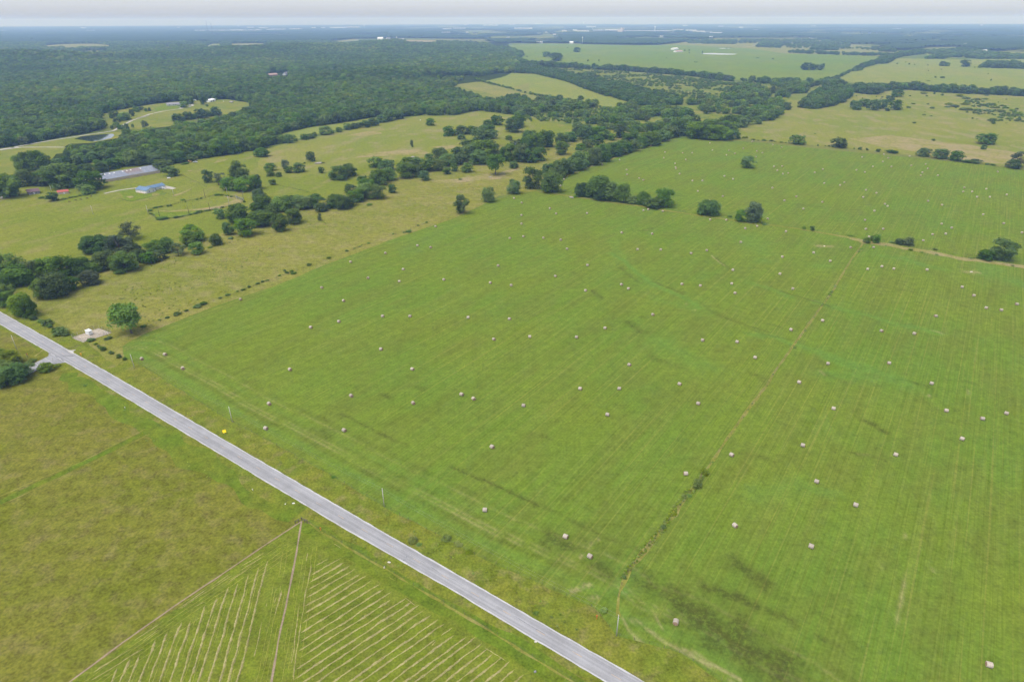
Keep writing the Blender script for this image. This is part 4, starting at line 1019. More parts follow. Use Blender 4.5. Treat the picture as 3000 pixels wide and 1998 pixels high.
# weeds: small tufts nobody could count
def gn_instances(name, pts, W, H, vid, protos, label, cat, z=0.0):
    coll = bpy.data.collections.new(name + "_kinds")
    for k, me in enumerate(protos):
        o = bpy.data.objects.new(f"{name}_kind_{k:02d}", me)
        coll.objects.link(o)
    n = len(pts)
    me = bpy.data.meshes.new(name)
    me.vertices.add(n)
    me.vertices.foreach_set("co", np.c_[pts, np.zeros(n) + z].astype(np.float32).ravel())
    rs = np.random.RandomState(n)
    a = me.attributes.new("scl", 'FLOAT_VECTOR', 'POINT')
    a.data.foreach_set("vector", np.stack([W, W * rs.uniform(.85, 1.15, n), H], 1).astype(np.float32).ravel())
    a = me.attributes.new("rot", 'FLOAT_VECTOR', 'POINT')
    a.data.foreach_set("vector", np.stack([0 * W, 0 * W, rs.uniform(0, 6.28, n)], 1).astype(np.float32).ravel())
    a = me.attributes.new("vid", 'INT', 'POINT')
    a.data.foreach_set("value", np.asarray(vid, np.int32))
    ng = bpy.data.node_groups.new(name, 'GeometryNodeTree')
    ng.interface.new_socket("Geometry", in_out='INPUT', socket_type='NodeSocketGeometry')
    ng.interface.new_socket("Geometry", in_out='OUTPUT', socket_type='NodeSocketGeometry')
    N, L = ng.nodes, ng.links
    gi, go = N.new("NodeGroupInput"), N.new("NodeGroupOutput")
    ip = N.new("GeometryNodeInstanceOnPoints")
    ci = N.new("GeometryNodeCollectionInfo")
    ci.inputs["Collection"].default_value = coll
    ci.inputs["Separate Children"].default_value = True
    ci.inputs["Reset Children"].default_value = True
    def at(nm, t):
        q = N.new("GeometryNodeInputNamedAttribute")
        q.data_type = t
        q.inputs["Name"].default_value = nm
        return next(o for o in q.outputs if o.enabled and o.name == "Attribute")
    er = N.new("FunctionNodeEulerToRotation")
    L.new(at("rot", 'FLOAT_VECTOR'), er.inputs[0])
    L.new(gi.outputs[0], ip.inputs["Points"])
    L.new(ci.outputs[0], ip.inputs["Instance"])
    ip.inputs["Pick Instance"].default_value = True
    L.new(at("vid", 'INT'), ip.inputs["Instance Index"])
    L.new(er.outputs[0], ip.inputs["Rotation"])
    L.new(at("scl", 'FLOAT_VECTOR'), ip.inputs["Scale"])
    L.new(ip.outputs[0], go.inputs[0])
    o = link(name, me)
    md = o.modifiers.new("scatter", 'NODES')
    md.node_group = ng
    return tag(o, label, cat, None, 'stuff')

# split: the largest in the photo stand alone, the rest are the wood as a mass
def in_view(p):
    q = PX([p['pos'][0], p['pos'][1], 0])[0]
    return -30 < q[0] < 3030 and q[1] < 2040
TREES = [p for p in PLANTS if p['kind'] not in (3, 9)]
SHRUBS = [p for p in PLANTS if p['kind'] in (3, 9)]
MASS = []
GROUP_OF = lambda a: "trees of the " + a
rs = random.Random(3)
for lst, cap, isT in ((TREES, 298, True), (SHRUBS, 270, False)):
    lst.sort(key=lambda p: -p['size'] * (1 if in_view(p) else 0))
    for n, p in enumerate(lst):
        if n >= cap or p.get('bulk') or not in_view(p):
            MASS.append(p)
            continue
        if p['kind'] == 0 and rs.random() < .42: p['kind'] = 1
        words_, forms, leafk = KIND[p['kind']]
        W, H, (gx, gy) = p['W'], p['H'], p['pos']
        top = (gx, gy, p.get('z', 0.0) + H * .5)
        lab = p['label']
        if lab: USED.add(lab)
        else:
            if isT and p['kind'] in (0, 1, 2):
                words_ = words_.replace("tree", "tree") if H > .62 * W else words_.replace("spreading", "low wide").replace("mid green tree", "mid green wide tree")
            lab = place_words(top, f"{words_} by the {p['area']}".replace("by the hay field fence", "on the hay field fence"))
        rz = rs.uniform(0, 6.28)
        if p['kind'] == 5:
            o = empty("dead_tree", (gx, gy, 0), rz)
            o.scale = (W, W, H)
            tag(o, lab, "tree", GROUP_OF(p['area']))
            link("branches", bare_mesh(rs.randrange(2)), o)
            continue
        f = rs.choice(forms)
        k = rs.randrange(len(FORMS[f]))
        if isT:
            o = empty("tree", (gx, gy, p.get('z', 0.0)), rz)
            tag(o, lab, "tree", GROUP_OF(p['area']))
            for part in (link("crown", crown_mesh(f, k, leafk), o), link("trunk", trunk_mesh(f, k), o)):
                part.scale = (W, W, H)
        else:
            o = link("shrub", crown_mesh(f, k, leafk), None, (gx, gy, -.05), rz)
            o.scale = (W * 1.05, W * 1.05, H)
            tag(o, lab, "shrub", "shrubs of the " + p['area'])

protos, PV = [], {}
for lk in ('dark', 'mid', 'light', 'grey', 'weed'):
    for k in range(6):
        PV[(lk, k)] = len(protos)
        protos.append(crown_mesh('far', k, lk))
leafof = {0: 'dark', 1: 'mid', 2: 'light', 3: 'mid', 6: 'grey', 7: 'mid', 8: 'dark', 9: 'dark', 4: 'dark', 5: 'grey', 10: 'dark'}
for isT, nm, lab, cat in ((True, "woodland", "dense dark green woods across the valley and along far hedgerows", "woodland"),
                          (False, "scrub", "scattered green scrub over the rough pastures in the middle distance", "scrub")):
    m = [p for p in MASS if (p['kind'] in (3, 9)) != isT]
    gn_instances(nm, np.array([p['pos'] for p in m]), np.array([p['W'] for p in m]) * 1.12, np.array([p['H'] for p in m]),
                 [PV[(leafof[p['kind']], (i * 7) % 6)] for i, p in enumerate(m)], protos, lab, cat, np.array([p.get("z", 0.0) for p in m]))
print("trees", len(TREES), "shrubs", len(SHRUBS), "mass", len(MASS))
# floor under the woods
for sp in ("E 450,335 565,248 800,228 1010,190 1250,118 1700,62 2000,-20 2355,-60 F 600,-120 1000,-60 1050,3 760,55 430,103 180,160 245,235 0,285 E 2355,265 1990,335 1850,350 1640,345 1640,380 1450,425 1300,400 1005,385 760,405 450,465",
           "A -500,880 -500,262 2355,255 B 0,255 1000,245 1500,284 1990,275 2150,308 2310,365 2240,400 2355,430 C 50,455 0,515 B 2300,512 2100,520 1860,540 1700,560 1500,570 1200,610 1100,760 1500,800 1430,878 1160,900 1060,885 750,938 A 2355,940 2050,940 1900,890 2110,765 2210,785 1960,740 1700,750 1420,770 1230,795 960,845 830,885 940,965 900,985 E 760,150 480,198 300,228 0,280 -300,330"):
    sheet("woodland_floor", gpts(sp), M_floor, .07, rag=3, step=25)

# the low ridges under the woods
gx_, gy_ = np.meshgrid(np.arange(-4600, 700, 45.0), np.arange(1300, 5700, 45.0), indexing='ij')
hp_ = np.stack([gx_.ravel(), gy_.ravel()], 1)
hz_ = hill(hp_)
n0, n1 = gx_.shape
i, j = np.meshgrid(np.arange(n0 - 1), np.arange(n1 - 1), indexing='ij')
a = (i * n1 + j).ravel()
fq = np.stack([a, a + n1, a + n1 + 1, a + 1], 1)
fq = fq[(hz_[fq] > .3).any(1)]
used, inv = np.unique(fq, return_inverse=True)
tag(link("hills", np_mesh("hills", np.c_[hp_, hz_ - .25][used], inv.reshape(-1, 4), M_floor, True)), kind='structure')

# tufts in the strip pasture and rough ground
pts, ww = [], []
for sp, s, w, keep, cl in (("I 340,640 700,560 1100,480 1600,300 2355,60 2355,500 1300,900 900,900 400,900 330,760", 3.4, 1.5, .55, .68), ("F 0,900 600,850 1200,720 1900,560 2300,520 2000,700 1500,860 700,1000", 4.2, 1.6, .5, .72),
                       ("I 0,350 700,200 2000,0 2300,-200 1500,-180 0,200", 7, 1.4, .3, .8), ("N 100,620 700,960 1250,1200 1700,1500 1500,1500 800,1120 200,720", 2.2, 1.0, .35, .62), ("M 700,60 1100,260 1700,560 1500,520 900,200", 2.2, 1.0, .35, .62),
                       ("M 300,20 900,400 1500,740 1300,700 700,320 200,40", 2.4, 1.1, .4, .6), ("O 112,480 130,500 40,640 N 1746,650 1650,800 1530,940 1430,1060 1415,1050 1520,900 1640,760 1740,610", .8, 1.3, .8, .3), ("P 400,230 1500,860 2355,1400 2355,1300 1500,780 500,190", 2.2, .9, .3, .62)):
    P = np.array(gpts(sp))
    lo, hi = P.min(0), P.max(0)
    q = np.stack(np.meshgrid(np.arange(lo[0], hi[0], s), np.arange(lo[1], hi[1], s)), -1).reshape(-1, 2)
    r2 = np.random.RandomState(int(s * 100))
    q = q + r2.uniform(-.5, .5, q.shape) * s
    q = q[inside(P, q)]
    q = q[(r2.uniform(0, 1, len(q)) < keep) & (vnoise(q, 26, 41) + .4 * vnoise(q, 9, 42) > cl)]
    pts.append(q); ww.append(w * r2.uniform(.25, .8, len(q)))
pts, ww = np.concatenate(pts), np.concatenate(ww)
gn_instances("weed_tufts", pts, ww, ww * .5, [PV[(('weed', 'light', 'weed')[i % 3], i % 6)] for i in range(len(pts))], protos, "small green weed tufts dotting the tan pasture and verges", "weeds", .04)

# distant woodland canopy out to the horizon
az = np.radians(np.linspace(-48, 48, 900))
rr = np.concatenate([np.arange(3000, 8000, 15.0), 8000 * 1.0062 ** np.arange(0, 184)])
A, R = np.meshgrid(az, rr, indexing='ij')
CP2 = np.stack([np.sin(A) * R, np.cos(A) * R], -1).reshape(-1, 2)
rs2 = np.random.RandomState(9)
hh = 8 + 4 * vnoise(CP2, 300, 3) + rs2.uniform(-2.6, 3.6, len(CP2))
lim = np.array([(-400, 127), (0, 127), (700, 127), (950, 123), (1040, 115), (1200, 113), (1400, 116), (1450, 127), (1500, 131), (1620, 128), (1740, 131), (1850, 133), (1930, 133), (1990, 127), (2040, 119), (2110, 112), (2300, 112), (2420, 118), (2480, 131), (2560, 136), (2620, 148), (2680, 149), (2720, 140), (2800, 138), (2880, 150), (3000, 152), (3400, 154)], float)
q = PX(np.c_[CP2, np.zeros(len(CP2))])
keepv = q[:, 1] < np.interp(q[:, 0], lim[:, 0], lim[:, 1])
# openings: fields and clearings of the far country, more of them to the right
LP = np.stack([A.ravel() * 22, np.log(R.ravel()) * 15], 1)
op = vnoise(LP, 1.0, 21) + .45 * vnoise(LP, .38, 22)
thr = np.interp(q[:, 0], [0, 1000, 1350, 1700, 2300, 2700, 3000], [1.22, 1.18, .90, .86, .94, 1.08, 1.15])
keepv &= op < thr
nA, nR = len(az), len(rr)
i, j = np.meshgrid(np.arange(nA - 1), np.arange(nR - 1), indexing='ij')
a = (i * nR + j).ravel()
fq = np.stack([a, a + 1, a + nR + 1, a + nR], 1)
fq = fq[keepv[fq].all(1)]
used, inv = np.unique(fq, return_inverse=True)
t = NT("far_canopy")
p = t.pos()
cc = t.mix(t.ramp(t.noise(p, 1 / 260, 4), .35, .65), (.030, .055, .018), (.046, .074, .024))
cc = t.gain(cc, t.ramp(t.noise(p, 1 / 14, 2), .3, .7, .7, 1.3))
M_canopy = t.diffuse(cc)
tag(link("distant_woodland", np_mesh("distant_woodland", np.c_[CP2, hh][used], inv.reshape(-1, 4), M_canopy)), "blue green woods reaching to the hazy horizon", "woodland", None, 'stuff')
# ------------------------------------------------------------------ buildings
M_white = simple("white_paint", (.78, .78, .76), .5, var=.05)
M_cream = simple("cream_siding", (.62, .56, .46), .7, var=.08)
M_buff = simple("buff_wall", (.52, .42, .31), .8, var=.1, scale=.3)
M_greyroof = simple("grey_shingle", (.26, .25, .26), .85, var=.15)
M_brownroof = simple("brown_metal_roof", (.150, .085, .085), .55, var=.2)
M_redroof = simple("red_metal_roof", (.42, .095, .075), .5, var=.12)
M_glass = simple("window_glass", (.045, .055, .065), .12, var=.05)
M_trim = simple("dark_opening", (.06, .055, .05), .8)
M_steel = simple("galvanised_steel", (.42, .43, .44), .45, .6, var=.1)
M_pole = simple("weathered_pole", (.46, .43, .39), .9, var=.12, scale=2)
M_darkpole = simple("dark_wood", (.14, .115, .09), .9, var=.2)
M_wire = simple("wire", (.10, .10, .09), 1.0)
M_pinkwall = simple("pinkish_brick", (.40, .27, .22), .85, var=.12, scale=2)
M_pale = simple("pale_cladding", (.66, .65, .62), .6, var=.06, scale=.2)
M_far_roof = simple("pale_flat_roof", (.74, .73, .71), .6, var=.05, scale=.1)
M_tan_wall = simple("tan_concrete", (.58, .49, .38), .8, var=.08, scale=.1)

def sheetmetal(name, col, rust=None, pitch=1.0):
    t = NT(name)
    p = t.obj()
    w = t.new("ShaderNodeTexWave", wave_type='BANDS', bands_direction='X')
    t.put(w.inputs["Vector"], p)
    w.inputs["Scale"].default_value = pitch
    w.inputs["Distortion"].default_value = .15
    c = t.gain(col, t.ramp(w.outputs["Fac"], 0, 1, .92, 1.06))
    c = t.gain(c, t.ramp(t.noise(p, .25, 4), .3, .7, .88, 1.12))
    if rust:
        sx = t.new("ShaderNodeSeparateXYZ")
        t.put(sx.inputs[0], p)
        up = t.ramp(sx.outputs[1], 5.5, 8.5)
        c = t.mix(t.math('MULTIPLY', t.math('MULTIPLY', t.ramp(t.noise(t.mapping(p, scale=(1.6, .35, 1)), .5, 4, .7), .34, .56), .85), up), c, rust)
    return t.princ(c, .5, .15, .3)
M_barnroof = sheetmetal("grey_metal_roof", (.235, .25, .285), None, .35)
M_rustroof = sheetmetal("rusting_metal_roof", (.235, .225, .235), (.235, .16, .125), .35)
M_blueroof = sheetmetal("blue_metal_roof", (.135, .215, .31), None, .6)
M_sky = simple("skylight_panel", (.80, .78, .68), .4, var=.04)

def gable_walls(L, W, he, hr):
    return MB().add([(0, 0, 0), (L, 0, 0), (L, W, 0), (0, W, 0), (0, 0, he), (L, 0, he), (L, W, he), (0, W, he), (0, W / 2, hr), (L, W / 2, hr)],
                    [(0, 1, 5, 4), (2, 3, 7, 6), (3, 0, 4, 8, 7), (1, 2, 6, 9, 5), (3, 2, 1, 0)])
def gable_roof(L, W, he, hr, ov=.4, th=.14, x0=None, x1=None, sides=(0, 1)):
    mb = MB()
    sl = (hr - he) / (W / 2)
    xa, xb = (-ov if x0 is None else x0), (L + ov if x1 is None else x1)
    for s in sides:
        ya = -ov if s == 0 else W + ov
        yb = W / 2
        za, zb = he - sl * ov + .03, hr + .03
        v = [(xa, ya, za), (xb, ya, za), (xb, yb, zb), (xa, yb, zb)]
        v += [(x, y, z + th) for x, y, z in v]
        mb.add(v, [(3, 2, 1, 0), (4, 5, 6, 7), (0, 1, 5, 4), (1, 2, 6, 5), (2, 3, 7, 6), (3, 0, 4, 7)])
    return mb
def frame_from(a, b):
    a, b = np.array(a), np.array(b)
    d = b - a
    return a, math.atan2(d[1], d[0]), float(np.linalg.norm(d))
def pane(mb, x, y, z0, w, h, side):
    """thin window/door box set proud of a wall: side 0 front(y=0) 1 back 2 left(x=0) 3 right"""
    return mb

# long low barn
a, rz, Lb = frame_from(G(*zp('E', 905, 574)), G(*zp('E', 1385, 490)))
Wb, he, hr = 33.0, 2.8, 6.6
b = empty("long_barn", (*a, .05), rz)
tag(b, "long low livestock barn with a grey metal roof, rust patch and skylights", "barn")
gable_walls(Lb, Wb, he, hr).build("wall", M_buff, b)
xr0, xr1 = Lb * .44, Lb * .73
gable_roof(Lb, Wb, he, hr, .5, x0=None, x1=xr0).build("roof", M_barnroof, b)
r2 = gable_roof(Lb, Wb, he, hr, .5, x0=xr0, x1=xr1).build("roof", M_rustroof, b)
r2['label'] = "rusting middle stretch of the barn roof"
gable_roof(Lb, Wb, he, hr, .5, x0=xr1).build("roof", M_barnroof, b)
slp = (hr - he) / (Wb / 2)
for fx in (.10, .185, .265, .415, .49, .56, .73):
    x = Lb * fx + (.4 if fx == .73 else 0)
    y0, y1 = Wb * .36, Wb * .42
    z0, z1 = he + slp * y0 + .19, he + slp * y1 + .19
    MB().add([(x, y0, z0), (x + 1.3, y0, z0), (x + 1.3, y1, z1), (x, y1, z1), (x, y0, z0 + .06), (x + 1.3, y0, z0 + .06), (x + 1.3, y1, z1 + .06), (x, y1, z1 + .06)],
             [(4, 5, 6, 7), (0, 1, 5, 4), (1, 2, 6, 5), (2, 3, 7, 6), (3, 0, 4, 7)]).build("skylight", M_sky, b)
MB().box(-.05, .0, 13, 20, .1, 3.4).build("door", M_pinkwall, b)
MB().box(Lb, Lb + .05, 13, 20, .1, 3.4).build("door", M_pinkwall, b)
MB().box(1, Lb - 1, -.04, 0, 1.5, 2.1).build("vent_strip", M_tan_wall, b)

def house(name, label, a, b, W, he, hr, wm, rm, wins=(), doors=(), cat="house", chimney=None, ov=.5, door_m=None, z=.05):
    a, rz, L = frame_from(a, b)
    h = empty(name, (*a, z), rz)
    tag(h, label, cat)
    gable_walls(L, W, he, hr).build("wall", wm, h)
    r = gable_roof(L, W, he, hr, ov).build("roof", rm, h)
    for x, w in wins:
        f = MB().box(L * x - w / 2 - .1, L * x + w / 2 + .1, -.06, 0, 1.0, 2.2).build("window", M_white, h)
        MB().box(L * x - w / 2, L * x + w / 2, -.075, -.06, 1.1, 2.1).build("pane", M_glass, f)
    for x, w in doors:
        MB().box(L * x - w / 2, L * x + w / 2, -.07, 0, .02, 2.1).build("door", door_m or M_white, h)
    if chimney: MB().box(L * chimney - .4, L * chimney + .4, W * .55, W * .55 + .8, he, hr + .9).build("chimney", M_pinkwall, r)
    return h, L

# blue roofed house: two gabled wings
bh = empty("blue_roofed_house", (*G(*zp('S', 475, 693)), .05), 0)
a, rz, L1 = frame_from(G(*zp('S', 475, 693)), G(*zp('S', 632, 655)))
bh.rotation_euler.z = rz
tag(bh, "pale house with a bright blue metal roof in two wings", "house")
W1, D1 = L1, 17.0
mb = MB().add([(0, 0, 0), (W1, 0, 0), (W1, D1, 0), (0, D1, 0), (0, 0, 2.9), (W1, 0, 2.9), (W1, D1, 2.9), (0, D1, 2.9), (W1 / 2, 0, 5.0), (W1 / 2, D1, 5.0)],
              [(0, 1, 5, 8, 4), (1, 2, 6, 5), (2, 3, 7, 9, 6), (3, 0, 4, 7), (3, 2, 1, 0)])
mb.build("wall", M_pale, bh)
rf = gable_roof(D1, W1, 2.9, 5.0, .6)
rf.v = [(W1 - y, x, z) for x, y, z in rf.v]
rf.build("roof", M_blueroof, bh)
wg = gable_walls(15, 9, 2.8, 4.7)
wg.v = [(x + W1, y + 5.2, z) for x, y, z in wg.v]
wg.build("wall", M_pale, bh)
rf = gable_roof(15, 9, 2.8, 4.7, .6, x0=-W1 * .42)
rf.v = [(x + W1, y + 5.2, z + .04) for x, y, z in rf.v]
rf.build("roof", M_blueroof, bh)
for x in (W1 * .3, W1 * .72):
    f = MB().box(x - .7, x + .7, -.06, 0, 1.0, 2.2).build("window", M_white, bh)
    MB().box(x - .6, x + .6, -.075, -.06, 1.1, 2.1).build("pane", M_glass, f)
MB().box(W1 + 3, W1 + 4, 5.13, 5.2, .05, 2.1).build("door", M_trim, bh)
MB().box(-1.9, -.05, 1, 15, 0, .35).build("porch", M_buff, bh)
for y in (1.2, 5, 9, 13, 14.8): MB().box(-1.85, -1.7, y - .07, y + .07, .35, 2.6).build("porch_post", M_white, bh)

house("red_roofed_shed", "low stone coloured shed with a bright red roof and white door", G(*zp('R', 1003, 1006)), G(*zp('R', 1190, 985)), 5.5, 2.3, 3.7, M_buff, M_redroof, doors=((.58, 1.2),), cat="shed", ov=.35)
house("brown_roofed_house", "old grey house with a brown metal roof half under trees", G(*zp('R', 500, 1012)), G(*zp('R', 690, 985)), 11, 2.6, 4.6, M_greyroof, M_brownroof, wins=((.3, 1.1), (.7, 1.1)), doors=((.5, 1.0),), ov=.7)
house("ranch_house", "long pale ranch house with a brownish grey roof on the hill meadow", G(*zp('V', 320, 482)), G(*zp('V', 640, 462)), 12, 2.9, 5.6, M_pale, M_greyroof, wins=((.16, 3), (.45, 1.6), (.60, 1.6)), doors=((.85, 4.2),), chimney=.3, ov=.8)
house("white_barn", "white metal barn beside the woods right of the hill house", G(*zp('V', 1300, 397)), G(*zp('V', 1432, 365)), 15, 3.6, 5.4, M_white, M_white, doors=((.25, 3.5), (.6, 3.5)), cat="barn", door_m=M_trim)
for nm, lab, z_, p0, p1, W_, he_, hr_, wm, rm, cat in (
    ("white_shed", "white long shed roof glimpsed in the woods above the hill meadow", 'A', (1705, 552), (1735, 546), 10, 3, 4.6, M_white, M_white, "shed"),
    ("pink_house", "pinkish farmhouse half hidden among the woods", 'B', (100, 545), (190, 538), 14, 4, 8, M_pinkwall, M_pinkwall, "house"),
    ("white_cottage", "white gabled cottage right of the pinkish farmhouse in the woods", 'B', (258, 535), (285, 522), 10, 4, 8, M_white, M_greyroof, "house"),
    ("woodland_cabin", "small grey roofed cabin deep in the woods", 'B', (455, 492), (480, 492), 10, 3, 6, M_pale, M_greyroof, "house"),
    ("woodland_cottage", "tiny white gabled cottage in the woods", 'B', (780, 490), (795, 488), 9, 4, 8, M_white, M_pale, "house"),
    ("valley_barn", "white barn in the valley clearing at the upper left", 'A', (620, 336), (655, 332), 14, 4, 6, M_white, M_white, "barn"),
    ("valley_shed", "white shed right of the valley clearing", 'A', (985, 332), (1010, 326), 14, 4, 6, M_white, M_white, "shed"),
    ("hilltop_dairy", "big white round roofed barn beside the orange field far off", 'Y', (830, 212), (950, 212), 40, 9, 20, M_white, M_white, "barn"),
    ("dairy_house", "grey and white farmhouse right of the big white barn", 'Y', (1065, 212), (1140, 210), 24, 9, 16, M_pale, M_greyroof, "house"),
    ("dairy_shed", "low white shed left of the farm silo tower", 'Y', (1170, 216), (1255, 216), 24, 7, 10, M_white, M_pale, "shed"),
    ("milking_shed", "long low white shed at the right end of the farm", 'Y', (1345, 216), (1445, 214), 20, 6, 8, M_white, M_white, "shed"),
    ("pasture_house", "pink roofed ranch house alone in the far green pasture", 'W', (640, 268), (790, 262), 22, 4, 9, M_white, M_pinkwall, "house"),
    ("pasture_barn", "white barn behind the pink roofed pasture house", 'W', (590, 212), (690, 206), 24, 6, 11, M_white, M_pale, "barn"),
    ("tan_field_shed", "long white shed on the far tan field", 'C', (1702, 214), (1732, 214), 30, 9, 14, M_white, M_white, "shed"),
    ("wood_edge_shed", "white shed among woods below the distant works", 'C', (1265, 209), (1295, 210), 30, 9, 14, M_white, M_white, "shed"),
    ("far_edge_farm", "white farm sheds at the head of the far green pasture", 'C', (210, 257), (265, 257), 30, 7, 12, M_white, M_pale, "barn"),
    ("far_edge_house", "white house at the head of the far green pasture", 'C', (497, 260), (528, 260), 20, 7, 14, M_white, M_white, "house"),
    ("right_far_barn", "white barn among trees at the far right", 'D', (1850, 281), (1875, 278), 30, 9, 14, M_white, M_white, "barn"),
    ("grey_barn", "grey barn behind the dark hedge at the far right", 'D', (1905, 352), (1945, 350), 20, 6, 11, M_pale, M_greyroof, "barn"),
    ("cream_barn", "cream barn at the corner of the far right field", 'D', (2015, 337), (2045, 334), 20, 7, 12, M_cream, M_pale, "barn"),
    ("grove_shed", "small pale shed roof in the creek woods", 'D', (455, 634), (475, 634), 8, 4, 7, M_white, M_white, "shed")):
    house(nm, lab, G(*zp(z_, *p0)), G(*zp(z_, *p1)), W_, he_, hr_, wm, rm, cat=cat, ov=.6)
s = empty("farm_silo", (*G(*zp('Y', 1275, 216)), 0))
tag(s, "pale concrete silo tower at the far dairy farm", "silo")
MB().tube([(0, 0, 0), (0, 0, 21)], 5, 14).build("shaft", M_cream, s)
MB().dome((0, 0, 21), 5.1, 5.1, 3.5, 14, 5, full=False).build("dome", M_pale, s)

# distant works, sheds and houses on the horizon
FAR = [("C", 20, 170, 136, 14), ("C", 640, 722, 123, 14), ("C", 215, 250, 182, 12), ("C", 355, 378, 187, 12), ("C", 430, 470, 155, 12), ("C", 525, 560, 153, 14), ("C", 560, 660, 156, 10),
       ("C", 700, 790, 155, 14), ("C", 800, 935, 155, 20), ("C", 1385, 1480, 152, 16), ("C", 1500, 1590, 158, 18), ("C", 1590, 1660, 163, 14), ("C", 1640, 1720, 172, 12), ("C", 1710, 1812, 178, 14),
       ("C", 1470, 1512, 111, 16), ("C", 1780, 1822, 120, 16), ("C", 1960, 1992, 129, 14), ("C", 0, 20, 100, 14), ("C", 200, 270, 92, 14), ("C", 745, 758, 193, 8), ("C", 285, 305, 168, 9), ("C", 330, 350, 178, 9), ("C", 905, 920, 98, 14),
       ("B", 640, 765, 131, 16), ("B", 775, 885, 127, 14), ("B", 480, 510, 132, 14), ("B", 565, 592, 133, 18), ("B", 120, 240, 146, 12), ("B", 290, 382, 143, 12), ("B", 0, 30, 150, 12), ("B", 1610, 1680, 143, 14), ("B", 1700, 1800, 137, 12),
       ("B", 1960, 2080, 109, 16), ("B", 2180, 2228, 102, 14), ("B", 2230, 2355, 136, 14), ("B", 1740, 1756, 190, 8), ("B", 1812, 1830, 170, 12), ("B", 1870, 1900, 172, 9), ("B", 1600, 1670, 170, 9), ("B", 1800, 1820, 103, 12), ("B", 2160, 2190, 212, 7),
       ("A", 1680, 1770, 156, 12), ("A", 1800, 1960, 155, 12), ("A", 1985, 2108, 155, 14), ("A", 2135, 2240, 153, 12), ("A", 2130, 2182, 130, 14), ("A", 700, 732, 133, 12), ("A", 2230, 2300, 132, 12), ("A", 750, 800, 155, 8), ("A", 0, 40, 155, 9), ("A", 2300, 2355, 148, 12), ("A", 1530, 1545, 130, 14), ("A", 1212, 1226, 300, 6),
       ("D", 265, 430, 192, 4), ("D", 515, 628, 217, 4), ("D", 948, 960, 178, 10), ("D", 1012, 1030, 178, 10), ("D", 1230, 1296, 139, 10), ("D", 1980, 1998, 109, 12), ("D", 2240, 2256, 93, 12), ("D", 520, 560, 116, 10), ("D", 20, 60, 150, 9), ("D", 1080, 1092, 176, 8)]
for z_, x0, x1, y, hpx in FAR: pass
rs = random.Random(11)
for z_, x0, x1, y, hpx in FAR:
    p0, p1 = G(*zp(z_, x0, y)), G(*zp(z_, x1, y))
    a, rz, L = frame_from(p0, p1)
    d = depth(a)
    hh_ = max(4.0, min(26, hpx / Zs * d / FOC * .8))
    D = max(14.0, min(90, L * .4))
    o = empty("distant_shed" if L > 60 else "distant_house", (*a, 0), rz)
    mid = (a + G(*zp(z_, x1, y))) / 2
    tag(o, place_words((mid[0], mid[1], hh_ / 2), ("long pale" if L > 200 else "pale") + (" warehouse" if L > 60 else " building") + " on the hazy horizon"), "building", None)
    o['group'] = "pale distant buildings"
    MB().box(0, L, 0, D, 0, hh_).build("wall", rs.choice((M_pale, M_pale, M_cream, M_white)), o)
    mb = MB().box(-.8, L + .8, -.8, D + .8, hh_ + .01, hh_ + .9)
    mb.build("roof", M_far_roof, o)

wk = empty("cement_works", (*G(*zp('C', 800, 158)), 0))
a, rz, L = frame_from(G(*zp('C', 925, 160)), G(*zp('C', 1380, 163)))
wk.location = (*a, 0)
wk.rotation_euler.z = rz
tag(wk, "long cream factory with a blocky buff tower on the horizon", "factory")
k = depth(a) / FOC / Zs
MB().box(0, L, 0, 120, 0, 11 * k * .8).build("wall", M_cream, wk)
MB().box(-5, L + 5, -5, 125, 11 * k * .8 + .02, 13 * k * .8).build("roof", M_far_roof, wk)
MB().box(0, 18 * k, -70, -2, 0, 26 * k * .8).build("tower", M_tan_wall, wk)
MB().box(22 * k, 44 * k, -70, -2, 0, 40 * k * .8).build("tower", M_tan_wall, wk)

def water_tower(px, py, hpx, wpx, label, ball=False):
    g = G(px, py)
    k = depth(g) / FOC
    H, R = hpx * k, wpx * k / 2
    o = empty("water_tower", (*g, 0))
    tag(o, label, "water tower")
    MB().tube([(0, 0, 0), (0, 0, H * .12), (0, 0, H - R * 1.2), (0, 0, H - R * .4)], [R * .55, R * .38, R * .38, R * .8], 14).build("stem", M_white, o, smooth=True)
    MB().dome((0, 0, H - R * .5), R, R, R * (.95 if ball else .62), 18, 10).build("tank", M_white, o, smooth=True)
water_tower(*zp('C', 1231, 156), 13.2, 5.6, "tall white water tower beside the long cream factory")
water_tower(*zp('C', 606, 262), 17.0, 3.4, "small white ball water tower above the far green pasture", True)
water_tower(*zp('B', 935, 120), 7.5, 4.4, "white water tower on the horizon above the left woods")
water_tower(*zp('A', 2055, 122), 5.5, 2.6, "tiny white water tower right of the radio masts")
water_tower(*zp('C', 695, 152), 8.5, 2.6, "thin pale water tower left of the buff factory tower")
water_tower(*zp('C', 617, 92), 5.0, 2.6, "faint white water tower on the skyline")
